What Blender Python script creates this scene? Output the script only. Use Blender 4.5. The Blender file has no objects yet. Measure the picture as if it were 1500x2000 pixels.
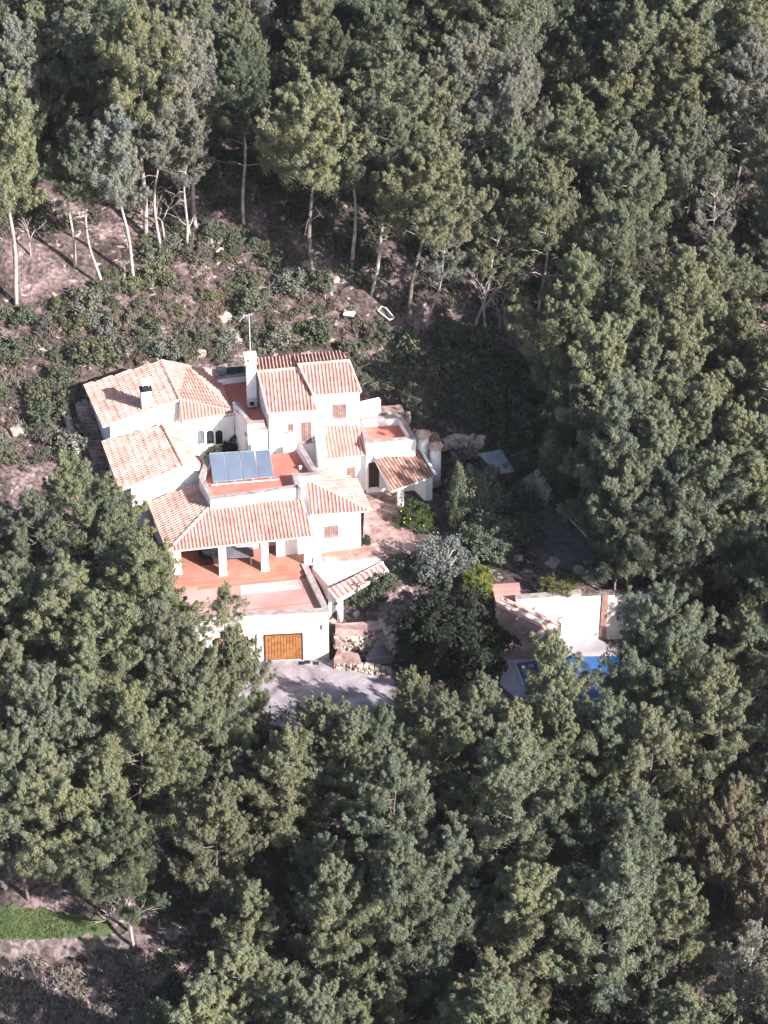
import bpy, bmesh, math, random
import numpy as np
from mathutils import Vector, Matrix, noise
R = math.radians
random.seed(7)
S = bpy.context.scene
COL = S.collection

# ------------------------------------------------------------------ camera
F, DIST, PIT, TZ = 5320.0, 190.0, R(37.0), 3.0
cp, sp = math.cos(PIT), math.sin(PIT)
CAM = Vector((0, -DIST*cp, TZ+DIST*sp))
cd = bpy.data.cameras.new('camera'); cam = bpy.data.objects.new('camera', cd); COL.objects.link(cam)
cam.location = CAM; cam.rotation_euler = (R(90)-PIT, 0, 0)
cd.sensor_fit = 'HORIZONTAL'; cd.sensor_width = 36.0; cd.lens = 36.0*F/1500.0
cd.clip_start = 1.0; cd.clip_end = 6000.0
S.camera = cam

# ------------------------------------------------------------------ light
SUN_EL, SUN_AZ = R(31), R(-38)      # direction towards the sun in plan
w = bpy.data.worlds.new('World'); S.world = w; w.use_nodes = True
nt = w.node_tree; bg = nt.nodes['Background']
sky = nt.nodes.new('ShaderNodeTexSky'); sky.sky_type = 'NISHITA'; sky.sun_disc = False
sky.sun_elevation = SUN_EL; sky.sun_rotation = R(90)-SUN_AZ
sky.air_density = 1.0; sky.dust_density = 1.5
nt.links.new(sky.outputs[0], bg.inputs[0]); bg.inputs[1].default_value = 0.08
sd = bpy.data.lights.new('sun', 'SUN'); sd.energy = 4.5; sd.angle = R(0.5); sd.color = (1.0, 0.94, 0.90)
so = bpy.data.objects.new('sun', sd); COL.objects.link(so)
sdir = Vector((math.cos(SUN_EL)*math.cos(SUN_AZ), math.cos(SUN_EL)*math.sin(SUN_AZ), math.sin(SUN_EL)))
so.rotation_euler = sdir.to_track_quat('Z', 'Y').to_euler(); so.location = (60, -60, 120)
S.view_settings.view_transform = 'Standard'; S.view_settings.look = 'None'
S.view_settings.exposure = 1.68; S.view_settings.gamma = 1.0
S.render.engine = 'CYCLES'
S.cycles.max_bounces = 5; S.cycles.diffuse_bounces = 3; S.cycles.transparent_max_bounces = 4

# ------------------------------------------------------------------ pixel <-> world (pixels of the 1500x2000 photograph)
def ray(px, py):
    u = (px-750)/F; v = (1000-py)/F
    return Vector((u, cp+v*sp, -sp+v*cp))
def P(px, py, z):
    d = ray(px, py); t = (z-CAM.z)/d.z
    return Vector((CAM.x+t*d.x, CAM.y+t*d.y, z))
def Q(p):
    dx, dy, dz = p[0]-CAM.x, p[1]-CAM.y, p[2]-CAM.z
    dep = dy*cp-dz*sp; up = dy*sp+dz*cp
    return (750+F*dx/dep, 1000-F*up/dep)
def smooth(a, b, x):
    t = max(0, min(1, (x-a)/(b-a))); return t*t*(3-2*t)
PROF = [(-900,-120),(-200,-60),(-60,-19),(-38,-9.5),(-24,-3.0),(-19,-0.6),(-17,-.1),(-12.4,-.1),(-8.2,3.2),(-2,3.7),(3,4.8),(8,6.6),(12,8.6),(45,23),(120,50),(300,105),(900,190)]
def prof(y):
    for (a, b), (c, d) in zip(PROF, PROF[1:]):
        if y <= c: return b+(d-b)*(y-a)/(c-a)
    return PROF[-1][1]
def terrain(x, y):
    z = prof(y)
    if -30 < y < 60:
        z += 0.10*max(0, -x-8)*smooth(-12, -2, y)*(1-smooth(30, 60, y)) - 0.0
        # wooded dip on the right of the clearing
        z -= 2.2*math.exp(-((x-9)/7)**2-((y-13)/9)**2)
    # flat pads: the pool deck and the level ground above its wall
    wp = smooth(6.2, 8.0, x)*(1-smooth(19, 24, x))
    if wp > 0 and -24 < y < 12:
        t = (0.2 if y < -10.3 else 0.2+(3.55-0.2)*smooth(-10.6, -10.1, y))
        if y > -2: t = 3.55+0.35*(y+2)*0.6
        wy = smooth(-22, -18.5, y)*(1-smooth(0, 8, y))
        z = z*(1-wp*wy)+t*wp*wy
    if -16 < x < 4 and -8 < y < 3 and not (x > 7):
        z = min(z, 3.75)
    n = noise.noise(Vector((x*.09, y*.09, 3.1)))*0.9+noise.noise(Vector((x*.45, y*.45, 8.0)))*0.22+noise.noise(Vector((x*1.3, y*1.3, 2.0)))*0.07
    q = 1.0
    dx = max(-22-x, 0, x-19); dy = max(-20-y, 0, y-9)
    q = smooth(0.0, 6, math.hypot(dx, dy))
    return z+n*(0.06+0.94*q)
def hit(px, py, H=0.0):
    """first point of the pixel's ray where it meets the terrain raised by H"""
    d = ray(px, py).normalized(); t = 110.0
    while t < 700:
        p = CAM+d*t
        if p.z <= terrain(p.x, p.y)+H:
            lo, hi = t-1.0, t
            for _ in range(12):
                m = (lo+hi)/2; p = CAM+d*m
                if p.z <= terrain(p.x, p.y)+H: hi = m
                else: lo = m
            p = CAM+d*hi
            return Vector((p.x, p.y, terrain(p.x, p.y)))
        t += 1.0
    return None

# ------------------------------------------------------------------ materials
def mat(name, rough=0.9, spec=0.2):
    m = bpy.data.materials.new(name); m.use_nodes = True
    b = m.node_tree.nodes['Principled BSDF']; b.inputs['Roughness'].default_value = rough
    b.inputs['Specular IOR Level'].default_value = spec
    return m, m.node_tree, b
def ramp(nt, stops):
    r = nt.nodes.new('ShaderNodeValToRGB'); e = r.color_ramp.elements
    e[0].position = stops[0][0]; e[0].color = (*stops[0][1], 1)
    e[1].position = stops[-1][0]; e[1].color = (*stops[-1][1], 1)
    for p, c in stops[1:-1]:
        k = e.new(p); k.color = (*c, 1)
    return r
def noisy(name, stops, scale=1.0, detail=6, rough=0.9, bump=0.0, bscale=None, distort=0.0, spec=0.2):
    m, nt, b = mat(name, rough, spec)
    g = nt.nodes.new('ShaderNodeNewGeometry'); n = nt.nodes.new('ShaderNodeTexNoise')
    n.inputs['Scale'].default_value = scale; n.inputs['Detail'].default_value = detail; n.inputs['Distortion'].default_value = distort
    nt.links.new(g.outputs['Position'], n.inputs['Vector'])
    r = ramp(nt, stops); nt.links.new(n.outputs['Fac'], r.inputs[0]); nt.links.new(r.outputs[0], b.inputs['Base Color'])
    if bump:
        n2 = nt.nodes.new('ShaderNodeTexNoise'); n2.inputs['Scale'].default_value = bscale or scale*6; n2.inputs['Detail'].default_value = 5
        nt.links.new(g.outputs['Position'], n2.inputs['Vector'])
        bp = nt.nodes.new('ShaderNodeBump'); bp.inputs['Strength'].default_value = bump; bp.inputs['Distance'].default_value = 0.1
        nt.links.new(n2.outputs['Fac'], bp.inputs['Height']); nt.links.new(bp.outputs[0], b.inputs['Normal'])
    return m
def mul(nt, a, bb, typ='MULTIPLY', fac=1.0):
    x = nt.nodes.new('ShaderNodeMix'); x.data_type = 'RGBA'; x.blend_type = typ; x.inputs[0].default_value = fac
    nt.links.new(a, x.inputs[6]); nt.links.new(bb, x.inputs[7]); return x.outputs[2]

def ground_material():
    m, nt, b = mat('soil', 1.0, 0.05)
    g = nt.nodes.new('ShaderNodeNewGeometry')
    def N(scale, detail=6, dist=0.0):
        n = nt.nodes.new('ShaderNodeTexNoise'); n.inputs['Scale'].default_value = scale; n.inputs['Detail'].default_value = detail
        n.inputs['Distortion'].default_value = dist; nt.links.new(g.outputs['Position'], n.inputs['Vector']); return n.outputs['Fac']
    r1 = ramp(nt, [(.3, (.042,.034,.032)), (.46, (.085,.066,.064)), (.6, (.15,.11,.11)), (.8, (.24,.185,.182))])
    nt.links.new(N(.35, 8, .4), r1.inputs[0])
    r2 = ramp(nt, [(.35, (.45,.45,.45)), (.62, (1.35,1.3,1.3))]); nt.links.new(N(3.2, 8, .2), r2.inputs[0])
    c = mul(nt, r1.outputs[0], r2.outputs[0])
    r3 = ramp(nt, [(.60, (0,0,0)), (.66, (1,1,1))]); nt.links.new(N(1.7, 5, .6), r3.inputs[0])
    rock = ramp(nt, [(.3, (.2,.17,.15)), (.7, (.4,.34,.3))]); nt.links.new(N(5, 4), rock.inputs[0])
    x = nt.nodes.new('ShaderNodeMix'); x.data_type = 'RGBA'
    nt.links.new(r3.outputs[0], x.inputs[0]); nt.links.new(c, x.inputs[6]); nt.links.new(rock.outputs[0], x.inputs[7])
    nt.links.new(x.outputs[2], b.inputs['Base Color'])
    bp = nt.nodes.new('ShaderNodeBump'); bp.inputs['Strength'].default_value = .8; bp.inputs['Distance'].default_value = .15
    nt.links.new(N(4, 8), bp.inputs['Height']); nt.links.new(bp.outputs[0], b.inputs['Normal'])
    return m
def tile_material(name, stops, channel):
    m, nt, b = mat(name, .85, .15)
    uv = nt.nodes.new('ShaderNodeUVMap'); sx = nt.nodes.new('ShaderNodeSeparateXYZ'); nt.links.new(uv.outputs[0], sx.inputs[0])
    def M(op, a, v=None):
        n = nt.nodes.new('ShaderNodeMath'); n.operation = op
        nt.links.new(a, n.inputs[0])
        if v is not None: n.inputs[1].default_value = v
        return n.outputs[0]
    fx = M('FLOOR', sx.outputs[0]); fy = M('FLOOR', sx.outputs[1])
    cb = nt.nodes.new('ShaderNodeCombineXYZ'); nt.links.new(fx, cb.inputs[0]); nt.links.new(fy, cb.inputs[1])
    wn = nt.nodes.new('ShaderNodeTexWhiteNoise'); nt.links.new(cb.outputs[0], wn.inputs['Vector'])
    r = ramp(nt, stops); nt.links.new(wn.outputs['Value'], r.inputs[0])
    g = nt.nodes.new('ShaderNodeNewGeometry'); n = nt.nodes.new('ShaderNodeTexNoise'); n.inputs['Scale'].default_value = 1.1; n.inputs['Detail'].default_value = 8
    nt.links.new(g.outputs['Position'], n.inputs['Vector'])
    r2 = ramp(nt, [(.3, (.62,.58,.56)), (.65, (1.15,1.12,1.1))]); nt.links.new(n.outputs['Fac'], r2.inputs[0])
    c = mul(nt, r.outputs[0], r2.outputs[0])
    # the trough tiles between the cover tiles are a redder, dirtier clay
    fr = M('FRACT', sx.outputs[0]); d = M('ABSOLUTE', M('SUBTRACT', fr, .5)); st = nt.nodes.new('ShaderNodeMapRange')
    st.inputs[1].default_value = .24; st.inputs[2].default_value = .29; nt.links.new(d, st.inputs[0])
    x = nt.nodes.new('ShaderNodeMix'); x.data_type = 'RGBA'; x.inputs[7].default_value = (*channel, 1)
    nt.links.new(st.outputs[0], x.inputs[0]); nt.links.new(c, x.inputs[6])
    nt.links.new(x.outputs[2], b.inputs['Base Color']); return m
def foliage_material(name, trans=.2):
    m, nt, b = mat(name, .75, .15)
    oi = nt.nodes.new('ShaderNodeObjectInfo'); g = nt.nodes.new('ShaderNodeNewGeometry')
    r = ramp(nt, [(0, (.80,.82,.88)), (1, (1.22,1.18,1.08))]); nt.links.new(g.outputs['Random Per Island'], r.inputs[0])
    n = nt.nodes.new('ShaderNodeTexNoise'); n.inputs['Scale'].default_value = .55; n.inputs['Detail'].default_value = 4
    nt.links.new(g.outputs['Position'], n.inputs['Vector'])
    r2 = ramp(nt, [(.3, (.85,.92,1.0)), (.7, (1.14,1.08,.95))]); nt.links.new(n.outputs['Fac'], r2.inputs[0])
    c = mul(nt, mul(nt, oi.outputs['Color'], r.outputs[0]), r2.outputs[0])
    nt.links.new(c, b.inputs['Base Color'])
    t = nt.nodes.new('ShaderNodeBsdfTranslucent'); nt.links.new(c, t.inputs[0])
    ms = nt.nodes.new('ShaderNodeMixShader'); ms.inputs[0].default_value = trans
    nt.links.new(b.outputs[0], ms.inputs[1]); nt.links.new(t.outputs[0], ms.inputs[2])
    nt.links.new(ms.outputs[0], nt.nodes['Material Output'].inputs[0]); return m
M = {}
M['soil'] = ground_material()
M['white'] = noisy('whitewash', [(.3, (.70,.68,.67)), (.6, (.83,.81,.79))], .9, 6, .9, .15, 9)
M['cream'] = noisy('aged_render', [(.25, (.42,.34,.30)), (.45, (.70,.66,.60)), (.7, (.82,.79,.73))], .6, 8, .9, .15, 9)
M['tile'] = tile_material('clay_tile', [(0, (.46,.27,.235)), (.5, (.51,.325,.285)), (.85, (.56,.38,.335)), (1, (.62,.47,.43))], (.34,.155,.135))
M['tile_flat_lit'] = tile_material('flat_lit_tile', [(0, (.47,.28,.245)), (.5, (.52,.335,.295)), (.9, (.56,.385,.34)), (1, (.62,.47,.43))], (.42,.225,.195))  # clay tile for west slopes, the sun's low contrast there painted into paler troughs
M['tile_red'] = tile_material('red_tile', [(0, (.24,.09,.075)), (.7, (.33,.14,.12)), (1, (.40,.20,.17))], (.62,.50,.46))
M['tile_old'] = tile_material('weathered_tile', [(0, (.17,.11,.095)), (.4, (.33,.20,.16)), (.8, (.44,.29,.235)), (1, (.5,.39,.33))], (.20,.11,.09))
M['cap'] = noisy('ridge_tile', [(.3, (.48,.27,.20)), (.7, (.66,.47,.38))], 3)
M['red'] = noisy('red_paint', [(.3, (.40,.125,.095)), (.7, (.50,.19,.15))], .7, 5)
M['terra'] = noisy('terracotta_floor', [(.3, (.30,.125,.09)), (.7, (.40,.19,.145))], .8, 5)
M['pinkfloor'] = noisy('pink_floor', [(.35, (.42,.27,.26)), (.6, (.52,.40,.40))], .5, 6)
M['stain'] = noisy('stained_render', [(.3, (.16,.115,.105)), (.5, (.28,.21,.19)), (.7, (.45,.38,.35))], .8, 8, .9, .3, 6)
M['rosefloor'] = noisy('rose_floor', [(.35, (.36,.19,.17)), (.65, (.45,.28,.26))], .4, 6)
M['coping'] = noisy('stone_coping', [(.3, (.20,.165,.16)), (.7, (.36,.31,.30))], 2.5, 6)
M['pave'] = noisy('stone_paving', [(.32, (.16,.10,.09)), (.5, (.30,.20,.18)), (.68, (.44,.32,.29))], 1.3, 8, .95, .5, 5, .8)
M['drive'] = noisy('concrete', [(.3, (.12,.105,.125)), (.45, (.21,.185,.205)), (.6, (.30,.26,.285)), (.75, (.44,.38,.39))], .42, 9, .95, .3, 6, 1.6)
M['deck'] = noisy('pale_stone_deck', [(.3, (.24,.22,.245)), (.7, (.40,.36,.38))], .8, 7, .9, .2, 6)
M['rock'] = noisy('limestone', [(.3, (.22,.18,.16)), (.7, (.48,.40,.35))], 1.8, 7, 1, .8, 4)
M['darkrock'] = noisy('dark_stone', [(.3, (.06,.05,.05)), (.7, (.16,.13,.125))], 1.8, 7, 1, .8, 4)
M['wood'] = noisy('orange_wood', [(.3, (.20,.075,.03)), (.7, (.36,.16,.06))], 3, 6, .6)
M['darkwood'] = noisy('dark_wood', [(.3, (.035,.018,.012)), (.7, (.07,.035,.025))], 3, 6, .6)
M['shutter'] = noisy('shutter_wood', [(.3, (.24,.13,.105)), (.7, (.36,.22,.185))], 4, 5, .7)
M['dark'] = noisy('dark_interior', [(.3, (.012,.012,.015)), (.7, (.03,.03,.035))], 3, 3, .4)
M['glass'] = noisy('window_glass', [(.3, (.10,.11,.13)), (.7, (.16,.17,.20))], 2, 3, .15, spec=.5)
M['panel'] = noisy('collector_glass', [(.3, (.085,.11,.155)), (.7, (.12,.15,.20))], .6, 3, .35, spec=.5)
M['metal'] = noisy('pale_metal', [(.3, (.42,.42,.45)), (.7, (.55,.55,.58))], 3, 3, .4)
M['blue'] = noisy('pool_tarp', [(.3, (.005,.05,.16)), (.7, (.012,.105,.30))], .7, 4, .25, .25, 2, spec=.5)
M['grass'] = noisy('grass', [(.3, (.045,.06,.03)), (.7, (.085,.11,.045))], 1.5, 8, 1, .6, 8)
M['track'] = noisy('pale_track', [(.32, (.05,.04,.038)), (.5, (.13,.10,.095)), (.68, (.26,.205,.19))], 1.6, 9, 1, .9, 5, .8)
M['slate'] = noisy('grey_sheet', [(.3, (.16,.17,.19)), (.7, (.34,.34,.37))], .9, 7, .8)
M['bark'] = noisy('pine_bark', [(.3, (.075,.06,.055)), (.7, (.22,.18,.17))], 2.5, 6, 1, .6, 8)
M['palebark'] = noisy('pale_bark', [(.3, (.20,.165,.16)), (.7, (.50,.43,.415))], 2.5, 6, 1, .6, 8)
M['redbark'] = noisy('red_bark', [(.3, (.28,.16,.13)), (.7, (.52,.32,.27))], 2.5, 6, 1, .6, 8)
M['deadwood'] = noisy('dead_twig', [(.3, (.20,.165,.16)), (.7, (.40,.35,.34))], 2.5, 6, 1)
M['leaf'] = foliage_material('needles')
M['lemon'] = noisy('lemon_skin', [(.3, (.35,.30,.03)), (.7, (.45,.38,.05))], 3, 3, .5)
M['darkgreen'] = noisy('dark_green_cloth', [(.3, (.015,.03,.025)), (.7, (.03,.055,.045))], 3, 3, .8)

# ------------------------------------------------------------------ mesh helpers
def link(name, me, parent=None):
    o = bpy.data.objects.new(name, me); COL.objects.link(o)
    if parent is not None: o.parent = parent
    return o
def tag(o, label=None, cat=None, group=None, kind=None):
    if label: o['label'] = label
    if cat: o['category'] = cat
    if group: o['group'] = group
    if kind: o['kind'] = kind
    return o
def empty(name, loc, label, cat, group=None):
    o = bpy.data.objects.new(name, None); COL.objects.link(o); o.location = loc; o.empty_display_size = .3
    bpy.context.view_layer.update()
    return tag(o, label, cat, group)
class MB:
    def __init__(s): s.v = []; s.f = []; s.m = []
    def add(s, vs, fs, mi=0):
        b = len(s.v); s.v += [tuple(v) for v in vs]; s.f += [tuple(b+i for i in f) for f in fs]; s.m += [mi]*len(fs); return s
    def prism(s, poly, z0, z1, mi=0):
        """poly: plan polygon; z0/z1 numbers or lists"""
        n = len(poly)
        a = z0 if isinstance(z0, (list, tuple)) else [z0]*n
        c = z1 if isinstance(z1, (list, tuple)) else [z1]*n
        ar = sum(poly[i][0]*poly[(i+1) % n][1]-poly[(i+1) % n][0]*poly[i][1] for i in range(n))
        idx = list(range(n)) if ar > 0 else list(range(n))[::-1]
        vs = [(poly[i][0], poly[i][1], a[i]) for i in idx]+[(poly[i][0], poly[i][1], c[i]) for i in idx]
        fs = [tuple(range(n-1, -1, -1)), tuple(range(n, 2*n))]+[(i, (i+1) % n, n+(i+1) % n, n+i) for i in range(n)]
        return s.add(vs, fs, mi)
    def slab(s, pts, th, mi=0):
        """3-D polygon thickened straight down"""
        return s.prism([(p[0], p[1]) for p in pts], [p[2]-th for p in pts], [p[2] for p in pts], mi)
    def box(s, c, size, rz=0, mi=0, tilt=None):
        hx, hy, hz = size[0]/2, size[1]/2, size[2]/2
        M_ = Matrix.Rotation(rz, 3, 'Z')
        if tilt: M_ = M_ @ Matrix.Rotation(tilt, 3, 'X')
        vs = [Vector(c)+M_ @ Vector((x*hx, y*hy, z*hz)) for x, y, z in [(-1,-1,-1),(1,-1,-1),(1,1,-1),(-1,1,-1),(-1,-1,1),(1,-1,1),(1,1,1),(-1,1,1)]]
        return s.add(vs, [(3,2,1,0),(4,5,6,7),(0,1,5,4),(1,2,6,5),(2,3,7,6),(3,0,4,7)], mi)
    def beam(s, a, b, w_, h, mi=0, up=Vector((0, 0, 1))):
        a = Vector(a); b = Vector(b); d = (b-a).normalized(); x = d.cross(up).normalized(); z = x.cross(d)
        vs = []
        for p in (a, b):
            for i, j in ((-1,-1),(1,-1),(1,1),(-1,1)): vs.append(p+x*(w_/2*i)+z*(h/2*j))
        return s.add(vs, [(3,2,1,0),(4,5,6,7),(0,1,5,4),(1,2,6,5),(2,3,7,6),(3,0,4,7)], mi)
    def tube(s, pts, rad, n=6, mi=0):
        pts = [Vector(p) for p in pts]
        rad = rad if isinstance(rad, (list, tuple)) else [rad]*len(pts)
        b = len(s.v); t0 = (pts[1]-pts[0]).normalized(); ref = Vector((1, 0, 0)) if abs(t0.x) < .8 else Vector((0, 1, 0))
        for i, p in enumerate(pts):
            t = (pts[min(i+1, len(pts)-1)]-pts[max(i-1, 0)]).normalized()
            x = t.cross(ref).normalized(); y = t.cross(x)
            for k in range(n):
                a = 2*math.pi*k/n; s.v.append(tuple(p+(x*math.cos(a)+y*math.sin(a))*rad[i]))
        for i in range(len(pts)-1):
            for k in range(n):
                s.f.append((b+i*n+k, b+i*n+(k+1) % n, b+(i+1)*n+(k+1) % n, b+(i+1)*n+k)); s.m.append(mi)
        s.f.append(tuple(b+(len(pts)-1)*n+k for k in range(n))); s.m.append(mi)
        s.f.append(tuple(b+k for k in range(n-1, -1, -1))); s.m.append(mi)
        return s
    def mesh(s, name, mats, smooth_=False):
        me = bpy.data.meshes.new(name); me.from_pydata(s.v, [], s.f)
        for m_ in (mats if isinstance(mats, (list, tuple)) else [mats]): me.materials.append(m_)
        me.polygons.foreach_set('material_index', s.m)
        if smooth_: me.polygons.foreach_set('use_smooth', [True]*len(s.f))
        bm = bmesh.new(); bm.from_mesh(me); bmesh.ops.recalc_face_normals(bm, faces=bm.faces); bm.to_mesh(me); bm.free()
        me.update(); return me
    def build(s, name, mats, parent=None, smooth_=False, bevel=0):
        o = link(name, s.mesh(name, mats, smooth_), parent)
        if parent is not None: o.matrix_parent_inverse = parent.matrix_world.inverted() if parent.type == 'EMPTY' and parent.parent is None else Matrix.Translation(-parent_origin(parent))
        if bevel:
            b = o.modifiers.new('bevel', 'BEVEL'); b.width = bevel; b.segments = 2; b.limit_method = 'ANGLE'
        return o
def parent_origin(o):
    v = Vector(o.location)
    return v if o.type == 'EMPTY' else Vector((0, 0, 0))

def roof_mesh(pts, period=.245, course=.46, thick=.13, tilemat=None, edge=None, lead=None, udir=None):
    """barrel-tiled roof plane: pts[0]->pts[1] runs along the eave, convex polygon in one plane"""
    pts = [Vector(p) for p in pts]
    o0 = pts[0]; u = (pts[1]-pts[0]).normalized()
    n_ = u.cross(pts[2]-o0).normalized()
    if udir is not None: u = (Vector(udir)-n_*Vector(udir).dot(n_)).normalized()
    far = max(pts[2:], key=lambda p: (p-o0-(p-o0).dot(u)*u).length) if lead is None else Vector(lead)
    nn_ = u.cross(far-o0).normalized()
    for p in (pts if udir is None else []): p.z = o0.z-(nn_.x*(p.x-o0.x)+nn_.y*(p.y-o0.y))/nn_.z
    v = (far-o0); v = (v-v.dot(u)*u).normalized(); n = u.cross(v)
    if n.z < 0: n = -n
    uv = [((p-o0).dot(u), (p-o0).dot(v)) for p in pts]
    u0, u1 = min(a for a, _ in uv), max(a for a, _ in uv); v0, v1 = min(b for _, b in uv), max(b for _, b in uv)
    prf = [(0, 0), (.22, .0), (.27, .045), (.5, .08), (.73, .045), (.78, .0)]
    us = []
    k = math.floor(u0/period)
    while k*period < u1+period:
        us += [((k+a)*period, h, k+a) for a, h in prf]; k += 1
    vs = []; j = 0
    while v0+j*course < v1+.01:
        vs += [(v0+j*course, .03, j+.001), (v0+(j+1)*course-.015, -.005, j+.999)]; j += 1
    bm = bmesh.new(); uvl = bm.loops.layers.uv.new('UVMap'); grid = []
    rn = random.Random(len(us)*7+j)
    jit = {}
    for b, hb, vb in vs:
        row = []
        for a, h, ub in us:
            key = (math.floor(ub+1e-4), math.floor(vb))
            jj = jit.setdefault(key, rn.uniform(-.012, .012))
            row.append((bm.verts.new(o0+u*a+v*b+n*(h+hb+(jj if h > 0 else 0))), ub, vb))
        grid.append(row)
    for i in range(len(grid)-1):
        for c in range(len(us)-1):
            q = [grid[i][c], grid[i][c+1], grid[i+1][c+1], grid[i+1][c]]
            f = bm.faces.new([t[0] for t in q])
            vv = q[0][2]
            for lp, t in zip(f.loops, q):
                lp[uvl].uv = (t[1], (t[2] if i % 2 == 0 else vv))
    cen = sum(pts, Vector())/len(pts)
    for a, b in zip(pts, pts[1:]+pts[:1]):
        nn = (b-a).cross(n).normalized()
        if nn.dot(cen-a) > 0: nn = -nn
        g = bm.verts[:]+bm.edges[:]+bm.faces[:]
        bmesh.ops.bisect_plane(bm, geom=g, plane_co=a, plane_no=nn, clear_outer=True, dist=1e-5)
    # slab under the tiles
    low = [bm.verts.new(p-n*(thick+.02)) for p in pts]; top = [bm.verts.new(p-n*.01) for p in pts]
    m = len(pts); fs = [bm.faces.new(low[::-1]), bm.faces.new(top)]
    for i in range(m): fs.append(bm.faces.new((low[i], low[(i+1) % m], top[(i+1) % m], top[i])))
    for f in fs: f.material_index = 1
    me = bpy.data.meshes.new('roof'); bm.normal_update(); bm.to_mesh(me); bm.free()
    me.materials.append(tilemat or M['tile']); me.materials.append(edge or M['white']); return me
def attach(name, me, parent):
    o = link(name, me, parent); o.matrix_parent_inverse = Matrix.Translation(-parent_origin(parent)); return o
def ridge_line(parent, a, b, r=.12, m='cap'):
    a = Vector(a); b = Vector(b); n = max(2, int((b-a).length/.4)); mb = MB()
    for i in range(n):
        p = a.lerp(b, i/n); q = a.lerp(b, (i+1.08)/n)
        mb.tube([p, q], [r, r*.86], 8)
    return mb.build('ridge_cap', M[m], parent)
def inset(poly, d):
    """shrink a convex plan polygon"""
    n = len(poly); poly = [Vector((p[0], p[1])) for p in poly]
    ar = sum(poly[i].x*poly[(i+1) % n].y-poly[(i+1) % n].x*poly[i].y for i in range(n))
    if ar < 0: poly = poly[::-1]
    out = []
    for i in range(n):
        a, b, c = poly[i-1], poly[i], poly[(i+1) % n]
        d1 = (b-a).normalized(); d2 = (c-b).normalized()
        n1 = Vector((-d1.y, d1.x)); n2 = Vector((-d2.y, d2.x))
        k = (n1+n2); k = k/max(.3, k.dot(n1)); out.append(b+k*d)
    return out
def on_wall(a, b, px, py):
    """where a pixel's ray meets the vertical plane through plan points a,b"""
    a = Vector((a[0], a[1], 0)); b = Vector((b[0], b[1], 0)); d = ray(px, py); n = Vector((-(b-a).y, (b-a).x, 0))
    t = (a-CAM).dot(n)/d.dot(n); return CAM+d*t
def face_frame(a, b):
    e = Vector((b[0]-a[0], b[1]-a[1], 0)).normalized(); n = Vector((e.y, -e.x, 0))   # n points to the viewer when a is left of b
    return e, n
def window(parent, a, b, x0, y0, x1, y1, name='window', m='shutter', kind='shutter', leaves=2):
    """window/door on the wall a->b covering a pixel box; built proud of the wall by a frame"""
    c = on_wall(a, b, (x0+x1)/2, (y0+y1)/2); l = on_wall(a, b, x0, (y0+y1)/2); r = on_wall(a, b, x1, (y0+y1)/2)
    t = on_wall(a, b, (x0+x1)/2, y0).z; bo = on_wall(a, b, (x0+x1)/2, y1).z
    e, n = face_frame(a, b); W = (r-l).length; H = t-bo; c.z = (t+bo)/2; rz = math.atan2(e.y, e.x)
    f = MB()
    for s in (-1, 1): f.box(c+e*(s*(W/2+.03))+n*.02, (.07, .10, H+.13), rz)
    f.box(c+Vector((0, 0, H/2+.03))+n*.02, (W, .10, .07), rz)
    fr = f.build(name, M['white'] if kind == 'shutter' else M['darkwood'], parent)
    g = MB().box(c+n*.012, (W-.01, .03, H-.01), rz)
    g.build('pane' if kind != 'door' else 'door_leaf', M['glass'] if kind == 'shutter' else M[m], fr)
    if kind == 'shutter':
        for k in range(leaves):
            cx = c+e*((k+.5)/leaves*W-W/2)+n*.05; lw = W/leaves-.03; mb = MB()
            for s in (-1, 1): mb.box(cx+e*(s*(lw/2-.035)), (.07, .045, H), rz)
            mb.box(cx+Vector((0, 0, H/2-.04)), (lw-.14, .043, .08), rz); mb.box(cx-Vector((0, 0, H/2-.04)), (lw-.14, .043, .08), rz)
            ns = max(3, int(H/.11))
            for q in range(ns):
                mb.box(cx+Vector((0, 0, -H/2+.1+(H-.2)*(q+.5)/ns)), (lw-.14, .02, .085), rz, tilt=.6)
            mb.build('shutter', M[m], fr)
        MB().box(c-Vector((0, 0, H/2+.05))+n*.05, (W+.16, .18, .07), rz).build('sill', M['coping'], fr)
    return fr
def wall_strip(parent, pts, z0, z1, th=.28, m='white', cap='coping', name='parapet', closed=False, capth=.07, over=.04):
    """low wall along a plan polyline with its own coping"""
    pts = [Vector((p[0], p[1])) for p in pts]; mb = MB(); cb = MB(); n = len(pts)
    segs = n if closed else n-1
    offs = []
    for i in range(n):
        a = pts[i-1] if (i > 0 or closed) else None; c = pts[(i+1) % n] if (i < n-1 or closed) else None
        ns = []
        if a is not None: d = (pts[i]-a).normalized(); ns.append(Vector((-d.y, d.x)))
        if c is not None: d = (c-pts[i]).normalized(); ns.append(Vector((-d.y, d.x)))
        k = sum(ns, Vector((0, 0))); k = k/(k.dot(ns[0]) or 1); offs.append(k)
    zz = z1 if isinstance(z1, (list, tuple)) else [z1]*n
    for i in range(segs):
        j = (i+1) % n; h = th/2
        q = [pts[i]-offs[i]*h, pts[j]-offs[j]*h, pts[j]+offs[j]*h, pts[i]+offs[i]*h]
        mb.prism(q, z0, [zz[i], zz[j], zz[j], zz[i]])
        h += over; q = [pts[i]-offs[i]*h, pts[j]-offs[j]*h, pts[j]+offs[j]*h, pts[i]+offs[i]*h]
        cb.prism(q, [zz[i]+.002, zz[j]+.002, zz[j]+.002, zz[i]+.002], [zz[i]+capth, zz[j]+capth, zz[j]+capth, zz[i]+capth])
    o = mb.build(name, M[m], parent)
    if cap: cb.build('coping', M[cap], o if parent is not None else o)
    return o
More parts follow.
